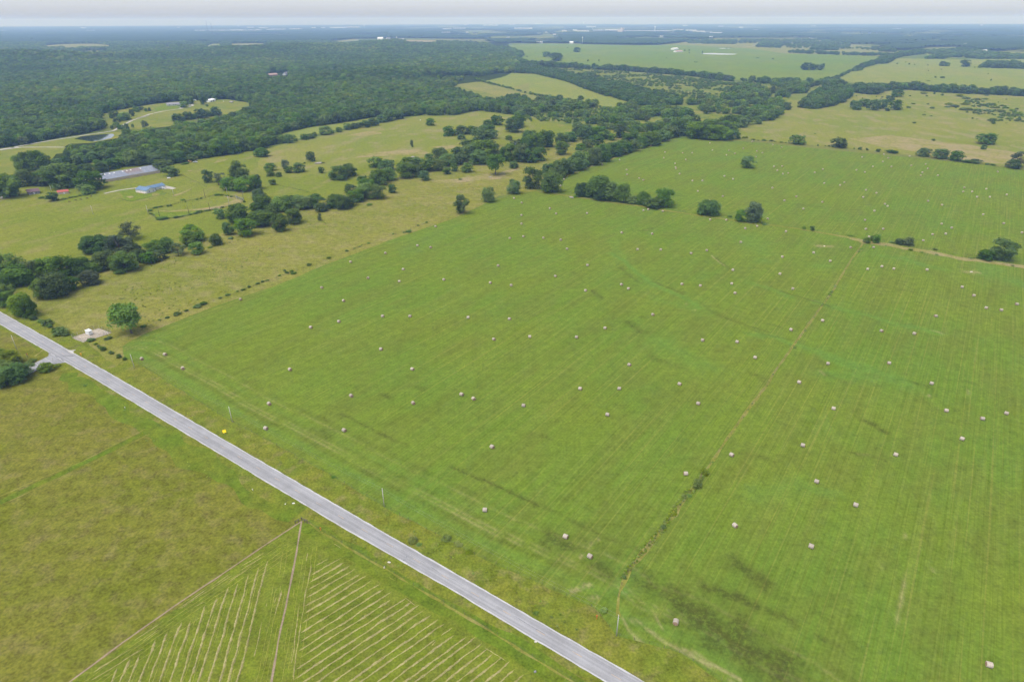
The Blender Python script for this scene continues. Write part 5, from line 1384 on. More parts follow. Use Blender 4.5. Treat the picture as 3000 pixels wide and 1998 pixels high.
for (x, y), hp, lab in ((zp('A', 1797, 178), 33, "taller of the two thin radio masts on the horizon"), (zp('A', 1838, 190), 30, "shorter right one of the two radio masts")):
    g = G(x, y)
    gt = G(x, max(y - hp, 67.5))
    H = CAM_H + (hp - (y - 66)) * depth(g) / FOC * .9
    o = empty("radio_mast", (*g, 0))
    tag(o, lab, "mast", "radio masts")
    mb = MB()
    for q in range(3):
        c, s_ = 1.6 * math.cos(q * 2.094), 1.6 * math.sin(q * 2.094)
        mb.tube([(c, s_, 0), (c, s_, H)], .55, 5)
    for zz in np.arange(2, H, 7.0):
        for q in range(3):
            c0, s0_ = 1.6 * math.cos(q * 2.094), 1.6 * math.sin(q * 2.094)
            c1, s1 = 1.6 * math.cos((q + 1) * 2.094), 1.6 * math.sin((q + 1) * 2.094)
            mb.tube([(c0, s0_, zz), (c1, s1, zz + 6)], .22, 4)
    mb.build("lattice", M_darkpole, o)
    for f in (.99, .9, .8): MB().tube([(0, 0, H * f - 4), (0, 0, H * f)], 2.4, 8).build("antenna", M_steel, o)

# gravel pad with its cabinet and chain-link fence
pad = [G(*zp('T', *q)) for q in ((95, 700), (700, 485), (985, 600), (930, 640), (345, 812))]
sheet("gravel_pad", [pad[0], pad[1], pad[2], pad[4]], M_pad, .115, rag=.5, step=2)
cb = empty("equipment_cabinet", (*G(*zp('T', 492, 652)), .12), 0)
a, rz, Lc = frame_from(G(*zp('T', 488, 662)), G(*zp('T', 575, 630)))
a2, rz2, Lc2 = frame_from(G(*zp('T', 488, 662)), G(*zp('T', 410, 628)))
cb.rotation_euler.z = rz
cb.location = (*a, .12)
tag(cb, "small white metal cabinet on legs on the fenced gravel pad", "cabinet")
MB().box(0, Lc, .05, Lc2, .35, 2.5).build("body", M_white, cb)
MB().box(-.15, Lc + .15, -.1, Lc2 + .15, 2.51, 2.66).build("roof", M_white, cb)
for x in (.1, Lc / 2, Lc - .1):
    for y in (.15, Lc2 - .1): MB().box(x - .08, x + .08, y - .08, y + .08, 0, .35).build("leg", M_white, cb)
MB().box(Lc * .2, Lc * .45, 0, .05, .6, 2.2).build("door", M_pale, cb)
MB().box(-.04, 0, Lc2 * .4, Lc2 * .5, 1.7, 1.95).build("vent", M_trim, cb)

def fence(name, label, line, step, h, post_m, wires, post_r=.05, z=.06, cat="fence", mesh_m=None, rail=None, maxp=100):
    P = resample(line, .5)
    d = np.r_[0, np.cumsum(np.linalg.norm(np.diff(P, axis=0), axis=1))]
    n = min(maxp, max(2, int(d[-1] / step) + 1))
    S = np.linspace(0, d[-1], n)
    Q = np.c_[np.interp(S, d, P[:, 0]), np.interp(S, d, P[:, 1])]
    o = empty(name, (*Q[0], z))
    tag(o, label, cat)
    pm = MB().tube([(0, 0, 0), (0, 0, h)], post_r, 6).mesh("post", post_m)
    for q in Q: link("post", pm, o, (*(q - Q[0]), 0))
    mb = MB()
    for zz, r in wires:
        mb.tube([(*(q - Q[0]), zz) for q in Q], r, 4, False)
    mb.build("rail" if rail else "wire", rail or M_wire, o)
    return o, Q
o, Q = fence("chain_link_fence", "grey chain-link fence round the gravel pad", [pad[0], pad[1], pad[2]], 3.0, 2.1, M_steel, [(.1, .02), (2.05, .035)] + [(.1 + .2 * k, .012) for k in range(1, 10)], .05, .1)
o, Q = fence("chain_link_fence", "chain-link fence on the road side of the gravel pad", [pad[2] + np.array([-.3, -.6]), pad[4], pad[0] + np.array([0.2, -.4])], 3.0, 2.1, M_steel, [(.1, .02), (2.05, .035)] + [(.1 + .2 * k, .012) for k in range(1, 10)], .05, .1)
gt_ = empty("pad_gate", (*G(*zp('T', 915, 632)), .1), .6)
tag(gt_, "open white gate leaf at the right end of the gravel pad", "gate")
MB().tube([(0, 0, 0), (0, 0, 2.2)], .09, 8).build("post", M_white, gt_)
MB().tube([(-1.2, .5, .1), (-.2, .1, 2.0), (-.1, 0, .3), (-1.2, .5, 1.9)], .06, 6).build("frame", M_white, gt_)
fence("wire_fence", "wire fence between the road verge and hay field", [np.array(p) for p in gV[1:-1]], 4.2, 1.25, M_darkpole, [(.4, .008), (.8, .008), (1.2, .008)], .05)
fence("wire_fence", "wire fence left of the hay field along the tan pasture", gpts("I 1150,1000 1445,868 1900,697 2320,540 J 630,350 1240,130 1480,40 1700,0"), 6, 1.2, M_darkpole, [(.4, .01), (.8, .01), (1.15, .01)], .06)
fence("wire_fence", "wire fence in the dry grass strip between the hay fields", gpts("G 560,690 880,740 1300,800 1900,890 2150,930 L 110,40 400,80 880,160 1500,265 2100,365 2355,402"), 7, 1.2, M_darkpole, [(.4, .012), (.8, .012), (1.15, .012)], .07)
fence("wire_fence", "wire fence running down the middle of the hay field", strip + gpts("O 65,560 0,650 N 1650,780 1530,920 1440,1050 1415,1130"), 5, 1.2, M_darkpole, [(.4, .008), (.8, .008), (1.15, .008)], .05)
fence("wire_fence", "wire fence beside the ditch below the road", gpts("P 110,70 280,165 600,360 880,520 1500,880 2100,1250 2355,1400 2700,1610"), 4, 1.2, M_darkpole, [(.4, .008), (.8, .008), (1.15, .008)], .045)
fence("wire_fence", "wire fence along the head of the far hay field", gpts("G 1430,178 1780,214 2050,206 H 390,247 760,282 1100,314 1490,360 1760,394 2000,417 2355,464"), 9, 1.2, M_darkpole, [(.4, .014), (.8, .014), (1.15, .014)], .08)
fence("yard_fence", "dark wire fence round the lawn below the blue roofed house", gpts("S 0,785 130,830 220,838 600,745 830,700 620,640"), 4, 1.2, M_darkpole, [(.4, .02), (.8, .02), (1.15, .025)], .07)
fence("yard_fence", "fence slanting from the farm driveway across the pasture", gpts("S 1090,390 1250,470 1380,520 1500,580"), 5, 1.2, M_darkpole, [(.4, .02), (.8, .02), (1.15, .02)], .07)
fence("field_fence", "fence from the dark trees across the upland pasture", gpts("F 160,595 300,625 440,655 520,690"), 5, 1.2, M_darkpole, [(.4, .02), (.8, .02), (1.15, .02)], .08)
fence("riding_ring_fence", "overgrown oval rail fence round the old riding ring", gpts("E 1345,882 1285,842 1275,820 1300,805 1450,778 1600,742 1720,718 1870,687 1930,685 2010,697 2070,715 2107,742 2050,766 1930,791 1850,806 1750,832 1680,847 1560,877 1480,887 1400,897 1345,882"), 4, 1.35, M_darkpole, [(.5, .05), (.9, .05), (1.3, .05)], .08, rail=M_darkpole)
fence("cattle_pen", "grey rail cattle pen at the right end of the riding ring", gpts("S 2000,745 2050,775 2120,790 2150,810 2110,815 2030,790 2000,745"), 2, 1.6, M_steel, [(.4, .06), (.8, .06), (1.2, .06), (1.6, .06)], .09, rail=M_steel)
# wooden corner brace where the two trails meet
cb = empty("fence_corner_brace", (*G(*zp('P', 108, 78)), .1))
tag(cb, "weathered wooden fence corner where the two bare trails meet", "fence")
g1 = G(*zp('P', 50, 112)) - G(*zp('P', 108, 78)); g2 = G(*zp('P', 160, 105)) - G(*zp('P', 108, 78))
for q in ((0, 0), g1, g2, g1 * .5, g2 * .5): MB().tube([(q[0], q[1], 0), (q[0], q[1], 1.6)], .13, 8).build("post", M_darkpole, cb)
for q in (g1, g2):
    MB().tube([(0, 0, 1.3), (q[0], q[1], 1.3)], .09, 6).build("rail", M_darkpole, cb)
    MB().tube([(0, 0, .3), (q[0], q[1], 1.25)], .05, 6).build("brace", M_darkpole, cb)

# utility poles
def pole(base, top, label, m=None, r=.17, arm=True, hmin=6):
    g = G(*base)
    gt = G(*top)
    H = CAM_H * (1 - np.linalg.norm(g) / np.linalg.norm(gt))
    H = float(np.clip(H, hmin, 13))
    o = empty("utility_pole", (*g, 0))
    tag(o, label, "utility pole", "utility poles")
    MB().tube([(0, 0, -.1), (0, 0, H)], [r, r * .7], 10).build("shaft", m or M_pole, o, smooth=True)
    if arm:
        MB().tube([(0, 0, H - .02), (0, 0, H + .22)], .06, 8).build("insulator", M_white, o)
        MB().tube([(0, 0, H - 1.2), (.28, 0, H - 1.2)], .04, 6).build("bracket", M_steel, o)
    return np.array([g[0], g[1], H])
PB = [((394, 1078), (382, 1038), "pale utility pole near the left corner of the hay field"), ((681, 1237), (671.8, 1191.6), "pale utility pole above the yellow marker board"),
      ((1126, 1485), (1119, 1431), "pale utility pole midway along the lower edge of the hay field"), ((1806, 1862), (1811.6, 1801.6), "pale utility pole at the foot of the mid field fence")]
tops = [pole(a, b, l) for a, b, l in PB]
d_ = tops[-1] - tops[-2]
t0 = tops[0] - (tops[1] - tops[0])
def span(a, b, sag):
    return [tuple(a + (b - a) * t - np.array([0, 0, sag * 4 * t * (1 - t)])) for t in np.linspace(0, 1, 14)]
mb = MB()
for a, b in zip(tops[:-1], tops[1:]):
    mb.tube(span(a + np.array([0, 0, .2]), b + np.array([0, 0, .2]), 1.3), .013, 4, False)
    mb.tube(span(a - np.array([0, 0, 1.2]), b - np.array([0, 0, 1.2]), 1.4), .013, 4, False)
M_cable = simple("aluminium_cable", (.24, .24, .24), 1.0)
tag(mb.build("power_line", M_cable), "thin pair of overhead wires between the roadside utility poles", "power line")
pole((49.3, 1024), (32.3, 982.4), "leaning pale utility pole left of the side road")
for a, b, l, m, arm in (((zp('R', 897, 968)), zp('R', 868, 850), "pale utility pole between the brown roofed house and red shed", None, True), (zp('S', 495, 1042), zp('S', 467, 890), "grey pole at the left end of the riding ring", None, False),
                   (zp('S', 692, 1080), zp('S', 672, 950), "thin dark pole at the lower left of the riding ring", M_darkpole, False), (zp('S', 1202, 1045), zp('S', 1184, 900), "thin dark pole on the near side of the riding ring", M_darkpole, False),
                   (zp('S', 1560, 975), zp('S', 1540, 840), "thin dark pole right of centre on the riding ring", M_darkpole, False), (zp('S', 1898, 910), zp('S', 1868, 730), "tall pole on the near right side of the riding ring", None, False),
                   (zp('S', 1862, 712), zp('S', 1836, 580), "pale pole behind the riding ring by the dark trees", None, False), (zp('S', 2142, 800), zp('S', 2122, 650), "dark pole by the cattle pen", M_darkpole, False),
                   (zp('S', 1482, 768), zp('S', 1458, 600), "dark utility pole behind the riding ring", M_darkpole, True), (zp('S', 938, 736), zp('S', 920, 625), "pale pole right of the blue roofed house", None, True),
                   (zp('E', 803, 848), zp('E', 778, 775), "pale utility pole in the pasture below the horses", None, True)):
    pole(a, b, l, m, .2, arm)

# signs and roadside things
M_signyellow = simple("sign_yellow", (.92, .62, .0), .4, var=.03)
M_amber = simple("amber", (.85, .40, .03), .5)
mb_ = empty("marker_board", (*G(*zp('Z', 462, 560)), .1), math.atan2(RD[0], -RD[1]) - .35)
tag(mb_, "bright yellow tilted marker board on the grass verge", "marker")
MB().tube([(0, .1, 0), (0, .1, 1.25)], .05, 8).build("post", M_steel, mb_)
mb = MB().box(-.68, .68, -.68, .68, -.02, .02)
cs_, sn_ = math.cos(.75), math.sin(.75)
mb.v = [(x, y * cs_ - z * sn_, 1.35 + y * sn_ + z * cs_) for x, y, z in mb.v]
mb.build("panel", M_signyellow, mb_)
mb = MB().box(-.07, .07, -.07, .07, .022, .03)
mb.v = [(x, y * cs_ - z * sn_, 1.35 + y * sn_ + z * cs_) for x, y, z in mb.v]
mb.build("bolt", M_amber, mb_)
def marker(name, px, label, m, h=.9, r=.07, cap=None, cat="marker"):
    o = empty(name, (*G(*px), .09))
    tag(o, label, cat)
    MB().tube([(0, 0, 0), (0, 0, h)], r, 8).build("post", M_steel if cap else m, o)
    MB().box(-r * 2.2, r * 2.2, -r * .6, r * .6, h * .62, h).build("panel", cap or m, o)
M_orange = simple("orange_paint", (.62, .22, .05), .6)
marker("pipeline_marker", zp('U', 1870, 1115), "orange pipeline marker post at the road junction", M_amber, 1.5, .16)
marker("pipeline_marker", zp('P', 282, 168), "orange marker post on the fence by the trails", M_orange, 1.3, .12)
marker("pipeline_marker", zp('N', 1306, 1245), "rusty orange marker post in the weeds by the lower field corner", M_orange, 1.7, .13)
marker("verge_marker", (zp('M', 640, 168)), "small white verge marker left of the road", M_white, .8, .09)
marker("verge_marker", (zp('M', 1293, 588)), "small white verge marker by the ditch", M_white, .8, .09)
marker("stop_sign", zp('U', 640, 1150), "back of a small sign by the side road hedge", M_steel, 2.2, .16, M_orange, "road sign")
st = empty("stop_sign", (*G(*zp('U', 1235, 1285)), .16), math.atan2(RD[1], RD[0]) + 2.6)
tag(st, "white backed sign with red edge at the side road mouth", "road sign")
MB().tube([(0, 0, 0), (0, 0, 2.6)], .05, 6).build("post", M_steel, st)
oc = [(.55 * math.cos(math.pi / 8 + k * math.pi / 4), .55 * math.sin(math.pi / 8 + k * math.pi / 4)) for k in range(8)]
MB().add([(x, -.05, 2.3 + y) for x, y in oc] + [(x, -.07, 2.3 + y) for x, y in oc], [tuple(range(8)), tuple(range(15, 7, -1))] + [(k, (k + 1) % 8, 8 + (k + 1) % 8, 8 + k) for k in range(8)]).build("panel", M_pale, st)
MB().add([(x * .98, -.045, 2.3 + y * .98) for x, y in oc], [tuple(range(7, -1, -1))]).build("face", M_redroof, st)
def lump(name, px, label, m, dims, cat, seed=1, z=.1):
    rs_ = np.random.RandomState(seed)
    mb = MB().dome((0, 0, dims[2] * .4), dims[0] / 2, dims[1] / 2, dims[2] * .6, 9, 6)
    mb.v = [(x * (1 + .3 * rs_.uniform(-1, 1)), y * (1 + .3 * rs_.uniform(-1, 1)), max(0, zz)) for x, y, zz in mb.v]
    o = mb.build(name, m, None, (*G(*px), z), rs_.uniform(0, 3))
    return tag(o, label, cat)
lump("litter", zp('M', 1460, 658), "small white scrap of litter left of the other by the road", M_white, (.5, .4, .25), "litter", 1)
lump("litter", zp('M', 1502, 655), "larger white litter bag on the grass beside the road", M_white, (1.1, .6, .35), "litter", 2)
lump("rock", zp('P', 912, 464), "pale flat rock on the verge below the dark road patch", M_cream, (1.2, .6, .3), "rock", 3)
lump("rock", zp('P', 868, 518), "pale upright stone on the fence line by the ditch", M_cream, (.5, .4, .9), "rock", 4)
lump("rock", zp('P', 2255, 1470), "grey stone in the mown corner by the lower edge", M_greyroof, (.8, .6, .4), "rock", 5)
lump("rubble_pile", zp('P', 2260, 1195), "pale rubble at the near edge of the road", M_cream, (.9, .5, .3), "rubble", 6)
lump("rubble_pile", zp('L', 632, 243), "pale stones on the bare patch left of the mid fence", M_cream, (1.6, 1.0, .5), "rubble", 7)
lump("rubble_pile", zp('L', 1900, 464), "pale stones on the bare patch right of the mid fence", M_cream, (2.4, 1.2, .5), "rubble", 8)
lump("brush_pile", zp('A', 1800, 760), "placeholder", M_deadwood, (9, 6, 2), "brush pile", 9) if False else None
lump("brush_pile", zp('V', 1790, 400), "grey brush pile on the hill meadow right of the white barn", M_deadwood, (14, 9, 3), "brush pile", 9)
lump("brush_pile", zp('F', 545, 412), "grey brush pile beside the dead tree on the upland", M_deadwood, (12, 6, 1.6), "brush pile", 10)
lump("brush_pile", zp('F', 1350, 358), "grey brush heap in the middle of the upland", M_deadwood, (7, 4, 1.2), "brush pile", 11)
lump("brush_pile", zp('F', 2020, 530), "grey brush heap at the right end of the tan pasture", M_deadwood, (4, 3, .8), "brush pile", 12)
lump("brush_pile", zp('G', 515, 708), "grey brush heap at the left foot of the fence trees", M_deadwood, (5, 3, 1.2), "brush pile", 13)

# vehicles by the farm
M_tyre = simple("tyre", (.03, .03, .03), .8)
M_carwhite = simple("white_car_paint", (.78, .78, .77), .3, var=.03)
M_cargrey = simple("pale_car_paint", (.50, .51, .53), .3, var=.03)
M_ochre = simple("ochre_machine_paint", (.72, .42, .10), .45)
def pickup(px, ang, label, m, name="pickup_truck", box=False):
    o = empty(name, (*G(*px), .17), ang)
    tag(o, label, "truck" if not box else "trailer")
    prof = [(-2.7, .55), (2.7, .55), (2.7, 1.05), (1.5, 1.15), (.9, 1.85), (-.7, 1.85), (-.9, 1.15), (-2.7, 1.1)]
    if box: prof = [(-3.2, .6), (3.2, .6), (3.2, 2.2), (2.9, 2.7), (-3.0, 2.7), (-3.2, 2.3)]
    n = len(prof)
    MB().add([(x, -.95, z) for x, z in prof] + [(x, .95, z) for x, z in prof], [tuple(range(n)), tuple(range(2 * n - 1, n - 1, -1))] + [(k, n + k, n + (k + 1) % n, (k + 1) % n) for k in range(n)]).build("body", m, o)
    for s in (-1, 1):
        if not box: MB().box(-.6, .75, s * .96 - .01, s * .96 + .01, 1.25, 1.7).build("window", M_glass, o)
        else: MB().box(-1.2, .4, s * .96 - .01, s * .96 + .01, 1.5, 2.1).build("window", M_glass, o)
        for x in ((-1.75, 1.75) if not box else (-.8, .4)):
            MB().tube([(x, s * .97, .38), (x, s * .70, .38)], .38, 14).build("wheel", M_tyre, o)
pickup(zp('S', 735, 612), .25, "white pickup truck parked at the blue roofed house", M_carwhite)
pickup(zp('R', 1395, 782), .2, "white camper trailer parked at the left end of the long barn", M_carwhite, "camper_trailer", True)
pickup(zp('R', 1440, 768), .2, "white pickup truck half hidden beside the camper trailer", M_carwhite)
pickup(zp('S', 1310, 162), .1, "pale old truck at the wood edge", M_cargrey)
pickup(zp('V', 820, 478), .1, "pale truck parked on the drive loop by the hill house", M_cargrey)
pickup(zp('V', 950, 368), .0, "white trailer parked between the hill house and white barn", M_carwhite, "utility_trailer", True)
tr = empty("tractor", (*G(*zp('S', 1215, 158)), .06), .3)
tag(tr, "ochre tractor parked at the wood edge right of the long barn", "tractor")
MB().box(-.2, 2.2, -.45, .45, .9, 1.6).build("hood", M_ochre, tr)
MB().box(-1.6, -.2, -.75, .75, 1.0, 2.7).build("cab", M_ochre, tr)
MB().box(-1.62, -.18, -.6, .6, 1.7, 2.5).build("window", M_glass, tr)
for s in (-1, 1):
    MB().tube([(-1.0, s * .8, .85), (-1.0, s * 1.2, .85)], .85, 16).build("wheel", M_tyre, tr)
    MB().tube([(1.7, s * .55, .5), (1.7, s * .85, .5)], .5, 14).build("wheel", M_tyre, tr)
tk = empty("gas_tank", (*G(*zp('S', 855, 436)), .06), .2)
tag(tk, "small white gas tank lying in the yard above the blue roofed house", "tank")
MB().tube([(-1.9, 0, .9), (-1.6, 0, .9), (1.6, 0, .9), (1.9, 0, .9)], [.25, .6, .6, .25], 14).build("drum", M_white, tk, smooth=True)
for x in (-1.1, 1.1): MB().box(x - .1, x + .1, -.4, .4, 0, .45).build("foot", M_steel, tk)
bt = empty("rowing_boat", (*G(*zp('V', 1605, 380)), .15), 2.2)
tag(bt, "white boat or trough lying on the hill meadow right of the barn", "boat")
MB().add([(-3, -.9, .7), (3, 0, .9), (-3, .9, .7), (-2.6, -.5, 0), (2.2, 0, .1), (-2.6, .5, 0)], [(0, 3, 4, 1), (2, 1, 4, 5), (0, 2, 5, 3), (3, 5, 4), (0, 1, 2)]).build("hull", M_white, bt)

# horses in a line below the red shed
M_horse = simple("bay_horse_coat", (.115, .055, .028), .7, var=.15)
M_mane = simple("dark_mane", (.03, .02, .015), .8)
def horse(px, ang, graze, label):
    o = empty("horse", (*G(*px), .06), ang)
    tag(o, label, "horse", "horses grazing in a line")
    nodes = {'hip': (-.62, 0, 1.25, .30), 'loin': (-.2, 0, 1.24, .29), 'belly': (.15, 0, 1.18, .31), 'chest': (.58, 0, 1.20, .29)}
    if graze: nodes.update(neck=(.98, 0, 1.02, .17), poll=(1.30, 0, .58, .13), face=(1.42, 0, .34, .11), muzzle=(1.48, 0, .14, .075))
    else: nodes.update(neck=(.95, 0, 1.58, .17), poll=(1.18, 0, 1.92, .13), face=(1.42, 0, 1.78, .11), muzzle=(1.62, 0, 1.64, .075))
    V = list(nodes.values()); K = list(nodes)
    E_ = [(K.index(a), K.index(b)) for a, b in (('hip', 'loin'), ('loin', 'belly'), ('belly', 'chest'), ('chest', 'neck'), ('neck', 'poll'), ('poll', 'face'), ('face', 'muzzle'))]
    for s in (-1, 1):
        n = len(V)
        V += [(-.66, s * .15, 1.0, .19), (-.52, s * .17, .82, .12), (-.80, s * .17, .52, .07), (-.74, s * .17, .14, .05), (-.68, s * .17, .02, .07)]
        E_ += [(0, n), (n, n + 1), (n + 1, n + 2), (n + 2, n + 3), (n + 3, n + 4)]
        n = len(V)
        dx = .1 * s
        V += [(.58, s * .15, .92, .13), (.58 + dx * .5, s * .16, .52, .075), (.58 + dx, s * .16, .14, .05), (.62 + dx, s * .16, .02, .065)]
        E_ += [(3, n), (n, n + 1), (n + 1, n + 2), (n + 2, n + 3)]
    me = bpy.data.meshes.new("body")
    me.from_pydata([v[:3] for v in V], E_, [])
    me.materials.append(M_horse)
    b_ = link("body", me, o)
    b_.modifiers.new("skin", 'SKIN')
    for i, sv in enumerate(me.skin_vertices[0].data):
        sv.radius = (V[i][3], V[i][3])
        sv.use_root = i == 0
    sb = b_.modifiers.new("smooth", 'SUBSURF')
    sb.levels = sb.render_levels = 1
    MB().tube([(-.88, 0, 1.3), (-1.02, 0, 1.0), (-1.0, 0, .55)], [.05, .07, .03], 7).build("tail", M_mane, o)
    c, p = nodes['chest'], nodes['poll']
    MB().tube([(c[0] + .02, 0, c[2] + .30), ((c[0] + p[0]) / 2, 0, (c[2] + p[2]) / 2 + .26), (p[0] - .02, 0, p[2] + .16)], [.04, .06, .04], 6).build("mane", M_mane, o)
    for s in (-1, 1): MB().tube([(p[0] - .02, s * .06, p[2] + .08), (p[0] - .03, s * .08, p[2] + .24)], [.04, .012], 6).build("ear", M_horse, o)
for (x, y), an, gz, lab in (((1197, 1140), .35, 1, "leftmost brown horse grazing in the line below the red shed"), ((1307, 1112), .05, 1, "second brown horse from the left, grazing below the red shed"), ((1393, 1100), .1, 1, "middle brown horse of the five below the red shed"),
                            ((1503, 1080), .4, 1, "fourth brown horse from the left near the driveway end"), ((1570, 1052), .45, 0, "rightmost brown horse, head up near the driveway end")):
    horse(zp('R', x, y), an, gz, lab)
sheepish = lump("feed_trough", zp('F', 1418, 40), "small white feed trough on the far edge of the upland pasture", M_white, (3.2, 1.6, 1.2), "trough", 14)
# ------------------------------------------------------------------ hay bales
BALES = {
 'I': "1222,1208 1422,1170 1575,1290 2075,697", 'J': "816,374 1116,299 1392,233 1507,249 1549,69 2290,46 2190,170 2306,155 1270,438 2089,406 966,512 1235,542 1620,526 567,595 2021,553 2201,575 755,708 1092,841 1328,842 1829,852 2186,865 714,887 472,937 2051,1040 1077,1125 292,1300 1348,1297",
 'K': "271,167 421,183 475,262 947,122 1210,132 1710,11 1850,14 2012,85 2114,67 1973,203 1083,266 1284,268 1545,300 1680,274 2333,330 651,402 374,497 1905,444 2312,476 944,569 1005,604 1467,565 1625,578 1896,561 1924,642 635,620 1215,828 803,944 153,1017 557,1022 1645,1048 1942,1062 1012,1260 2098,1197 1446,1425 588,1465 925,1465",
 'L': "145,3 985,14 1645,47 2180,42 1733,80 992,91 1142,91 1568,137 1680,132 2339,122 1486,190 1018,157 302,111 862,250 1058,249 540,294 684,367 1007,436 1131,413 1232,433 1519,441 362,604 1822,590 1924,663 2294,737 2031,770 2160,788 1595,840 619,879 347,957 1128,968 1411,991 665,1249 1192,1245 1560,1420 417,1410",
 'G': "1355,212 1707,235 2073,222 2249,250 2326,273 1995,280 1729,295 1871,298 2112,303 2160,318 1319,312 1472,319 1555,318 1850,337 1924,324 1309,361 2102,354 1199,258 928,378 1500,376 778,418 1407,410 1411,441 1416,454 1446,499 989,464 993,505 763,518 1098,536 1134,553 1557,558 1643,557 1833,518 1906,544 448,547 419,602 2260,436 2331,433 2288,470 2337,499 2247,620 1603,648 1818,692 1708,730 2350,728 18,709 84,748 327,796 381,842 647,838 83,855 1134,816 1176,805 1300,821",
 'H': "322,493 620,460 550,488 959,355 1147,332 1185,363 1137,394 1052,436 1212,437 1368,346 1384,428 910,466 983,485 1506,417 1527,454 1480,486 1464,513 1612,513 632,580 806,573 770,596 391,694 617,742 993,638 1082,664 968,700 452,801 1155,758 1178,776 1064,818 1527,733 1648,767 2003,849 1840,618 1831,653 1909,653 2030,630 2207,678 1950,698 2060,698 2129,482",
 'M': "1376,143 1359,268", 'N': "50,102 367,139 615,95 676,117 932,152 1361,198 771,363 14,278 734,685 1147,821 1272,922 1711,1258", 'O': "80,142 772,167 1349,178 1657,192 1534,219 1431,322 251,404 615,355 1091,403 16,500 686,540 886,660 268,765 658,871 1569,1476"}
t = NT("net_wrapped_hay")
p = t.obj()
w = t.noise(t.mapping(p, scale=(7, .6, .6)), 1.5, 3, .6)
c = t.mix(t.ramp(w, .3, .7), (.38, .315, .25), (.49, .415, .335))
c = t.gain(c, t.ramp(t.noise(p, 3.0, 4, .65), .25, .75, .86, 1.12))
c = t.gain(c, t.ramp(t.rnd(), 0, 1, .88, 1.1))
M_wrap = t.princ(c, .85, 0, .1)
t = NT("bale_end_hay")
p = t.obj()
q = t.new("ShaderNodeTexWave", wave_type='RINGS', rings_direction='X')
t.put(q.inputs["Vector"], p)
q.inputs["Scale"].default_value = 3.4; q.inputs["Distortion"].default_value = 3.0
c = t.mix(q.outputs["Fac"], (.26, .165, .105), (.40, .265, .18))
M_end = t.princ(t.gain(c, t.ramp(t.noise(p, 4, 4), .3, .7, .8, 1.2)), .95, 0, .05)
M_straw = turf("windrow_hay", (.285, .245, .105), (.33, .28, .135), (.22, .205, .07), big=3, mid=1.2, fine=.35, grain=.25)

M_faint = turf("loose_hay", (.230, .225, .075), (.270, .250, .095), (.190, .195, .050), big=3, mid=1.2, fine=.35, grain=.25)
R0, BL = .80, 1.55
def bale_meshes(seed):
    rs_ = np.random.RandomState(seed)
    n, prof = 28, [(-BL / 2, .90), (-BL / 2 + .07, .985), (-BL / 4, 1.0), (0, 1.005), (BL / 4, 1.0), (BL / 2 - .07, .985), (BL / 2, .90)]
    lump_ = rs_.uniform(-.018, .018, n)
    mb = MB()
    vs = []
    for x, k in prof:
        for i in range(n):
            a = 2 * math.pi * i / n
            r = R0 * k * (1 + lump_[i])
            z = r * math.sin(a)
            z = max(z, -R0 * .93)                       # sits a little flat on the ground
            vs.append((x, r * math.cos(a) * 1.02, z + R0 * .93))
    fs = [(j * n + i, (j + 1) * n + i, (j + 1) * n + (i + 1) % n, j * n + (i + 1) % n) for j in range(len(prof) - 1) for i in range(n)]
    body = MB().add(vs, [f[::-1] for f in fs]).mesh("hay_bale", M_wrap, True)
    ends = []
    for sgn, ring in ((-1, 0), (1, len(prof) - 1)):
        r = vs[ring * n:(ring + 1) * n]
        e = MB()
        mid = [(x + sgn * .035 * (1 + rs_.uniform(-.4, .4)), y * .55, (z - R0 * .93) * .55 + R0 * .93) for x, y, z in r]
        cn = [(r[0][0] + sgn * .02, 0, R0 * .93)]
        V_ = r + mid + cn
        F_ = [(i, (i + 1) % n, n + (i + 1) % n, n + i) for i in range(n)] + [(n + i, n + (i + 1) % n, 2 * n) for i in range(n)]
        if sgn < 0: F_ = [f[::-1] for f in F_]
        ends.append(e.add(V_, F_).mesh("end_face", M_end, True))
    return body, ends
BM = [bale_meshes(s) for s in range(5)]
AX = math.atan2(RD[1], RD[0])
near_edge = np.array(gpts("G 200,650 560,700 880,752 1300,812 1900,902 2150,942 L 110,52 880,172 1500,290 2355,420"))
midl = np.array(strip + gpts("O 65,560 0,650 N 1650,780 1440,1050"))
LM = [("the yellow marker board", G(*zp('Z', 462, 575))), ("the lone round tree in the far hay field", G(*zp('G', 2015, 450))), ("the big dark tree on the right hand fence", G(*zp('L', 2110, 370))),
      ("the weedy hedge on the mid field fence", G(*zp('O', 60, 560))), ("the pole below the mid fence", G(1806, 1862)), ("the pole midway along the lower field edge", G(1126, 1485)),
      ("the pole by the left field corner", G(394, 1078)), ("the bare stony patch left of the mid fence", G(*zp('L', 640, 242))), ("the bare stony patch right of the mid fence", G(*zp('L', 1900, 463))),
      ("the large wooded clump on the fence", G(*zp('G', 830, 740))), ("the two trees right of the wooded clumps", G(*zp('G', 2000, 915))), ("the large dark wet patch", G(*zp('O', 180, 1290))),
      ("the thorny clump at the fence corner", G(*zp('G', 1290, 800))), ("the tall tree at the field corner", G(*zp('G', 320, 670)))]
bales = []
for z_, spec in BALES.items():
    for tkn in spec.split():
        x, y = map(float, tkn.split(','))
        bales.append(G(*zp(z_, x, y), z=.85))
bales = np.array(bales)
names = {}
for nm, pos in LM:
    d = np.linalg.norm(bales - pos, axis=1)
    for i in np.argsort(d):
        if i not in names and d[i] < 60:
            names[int(i)] = "pale round hay bale lying nearest to " + nm
            break
rs = random.Random(21)
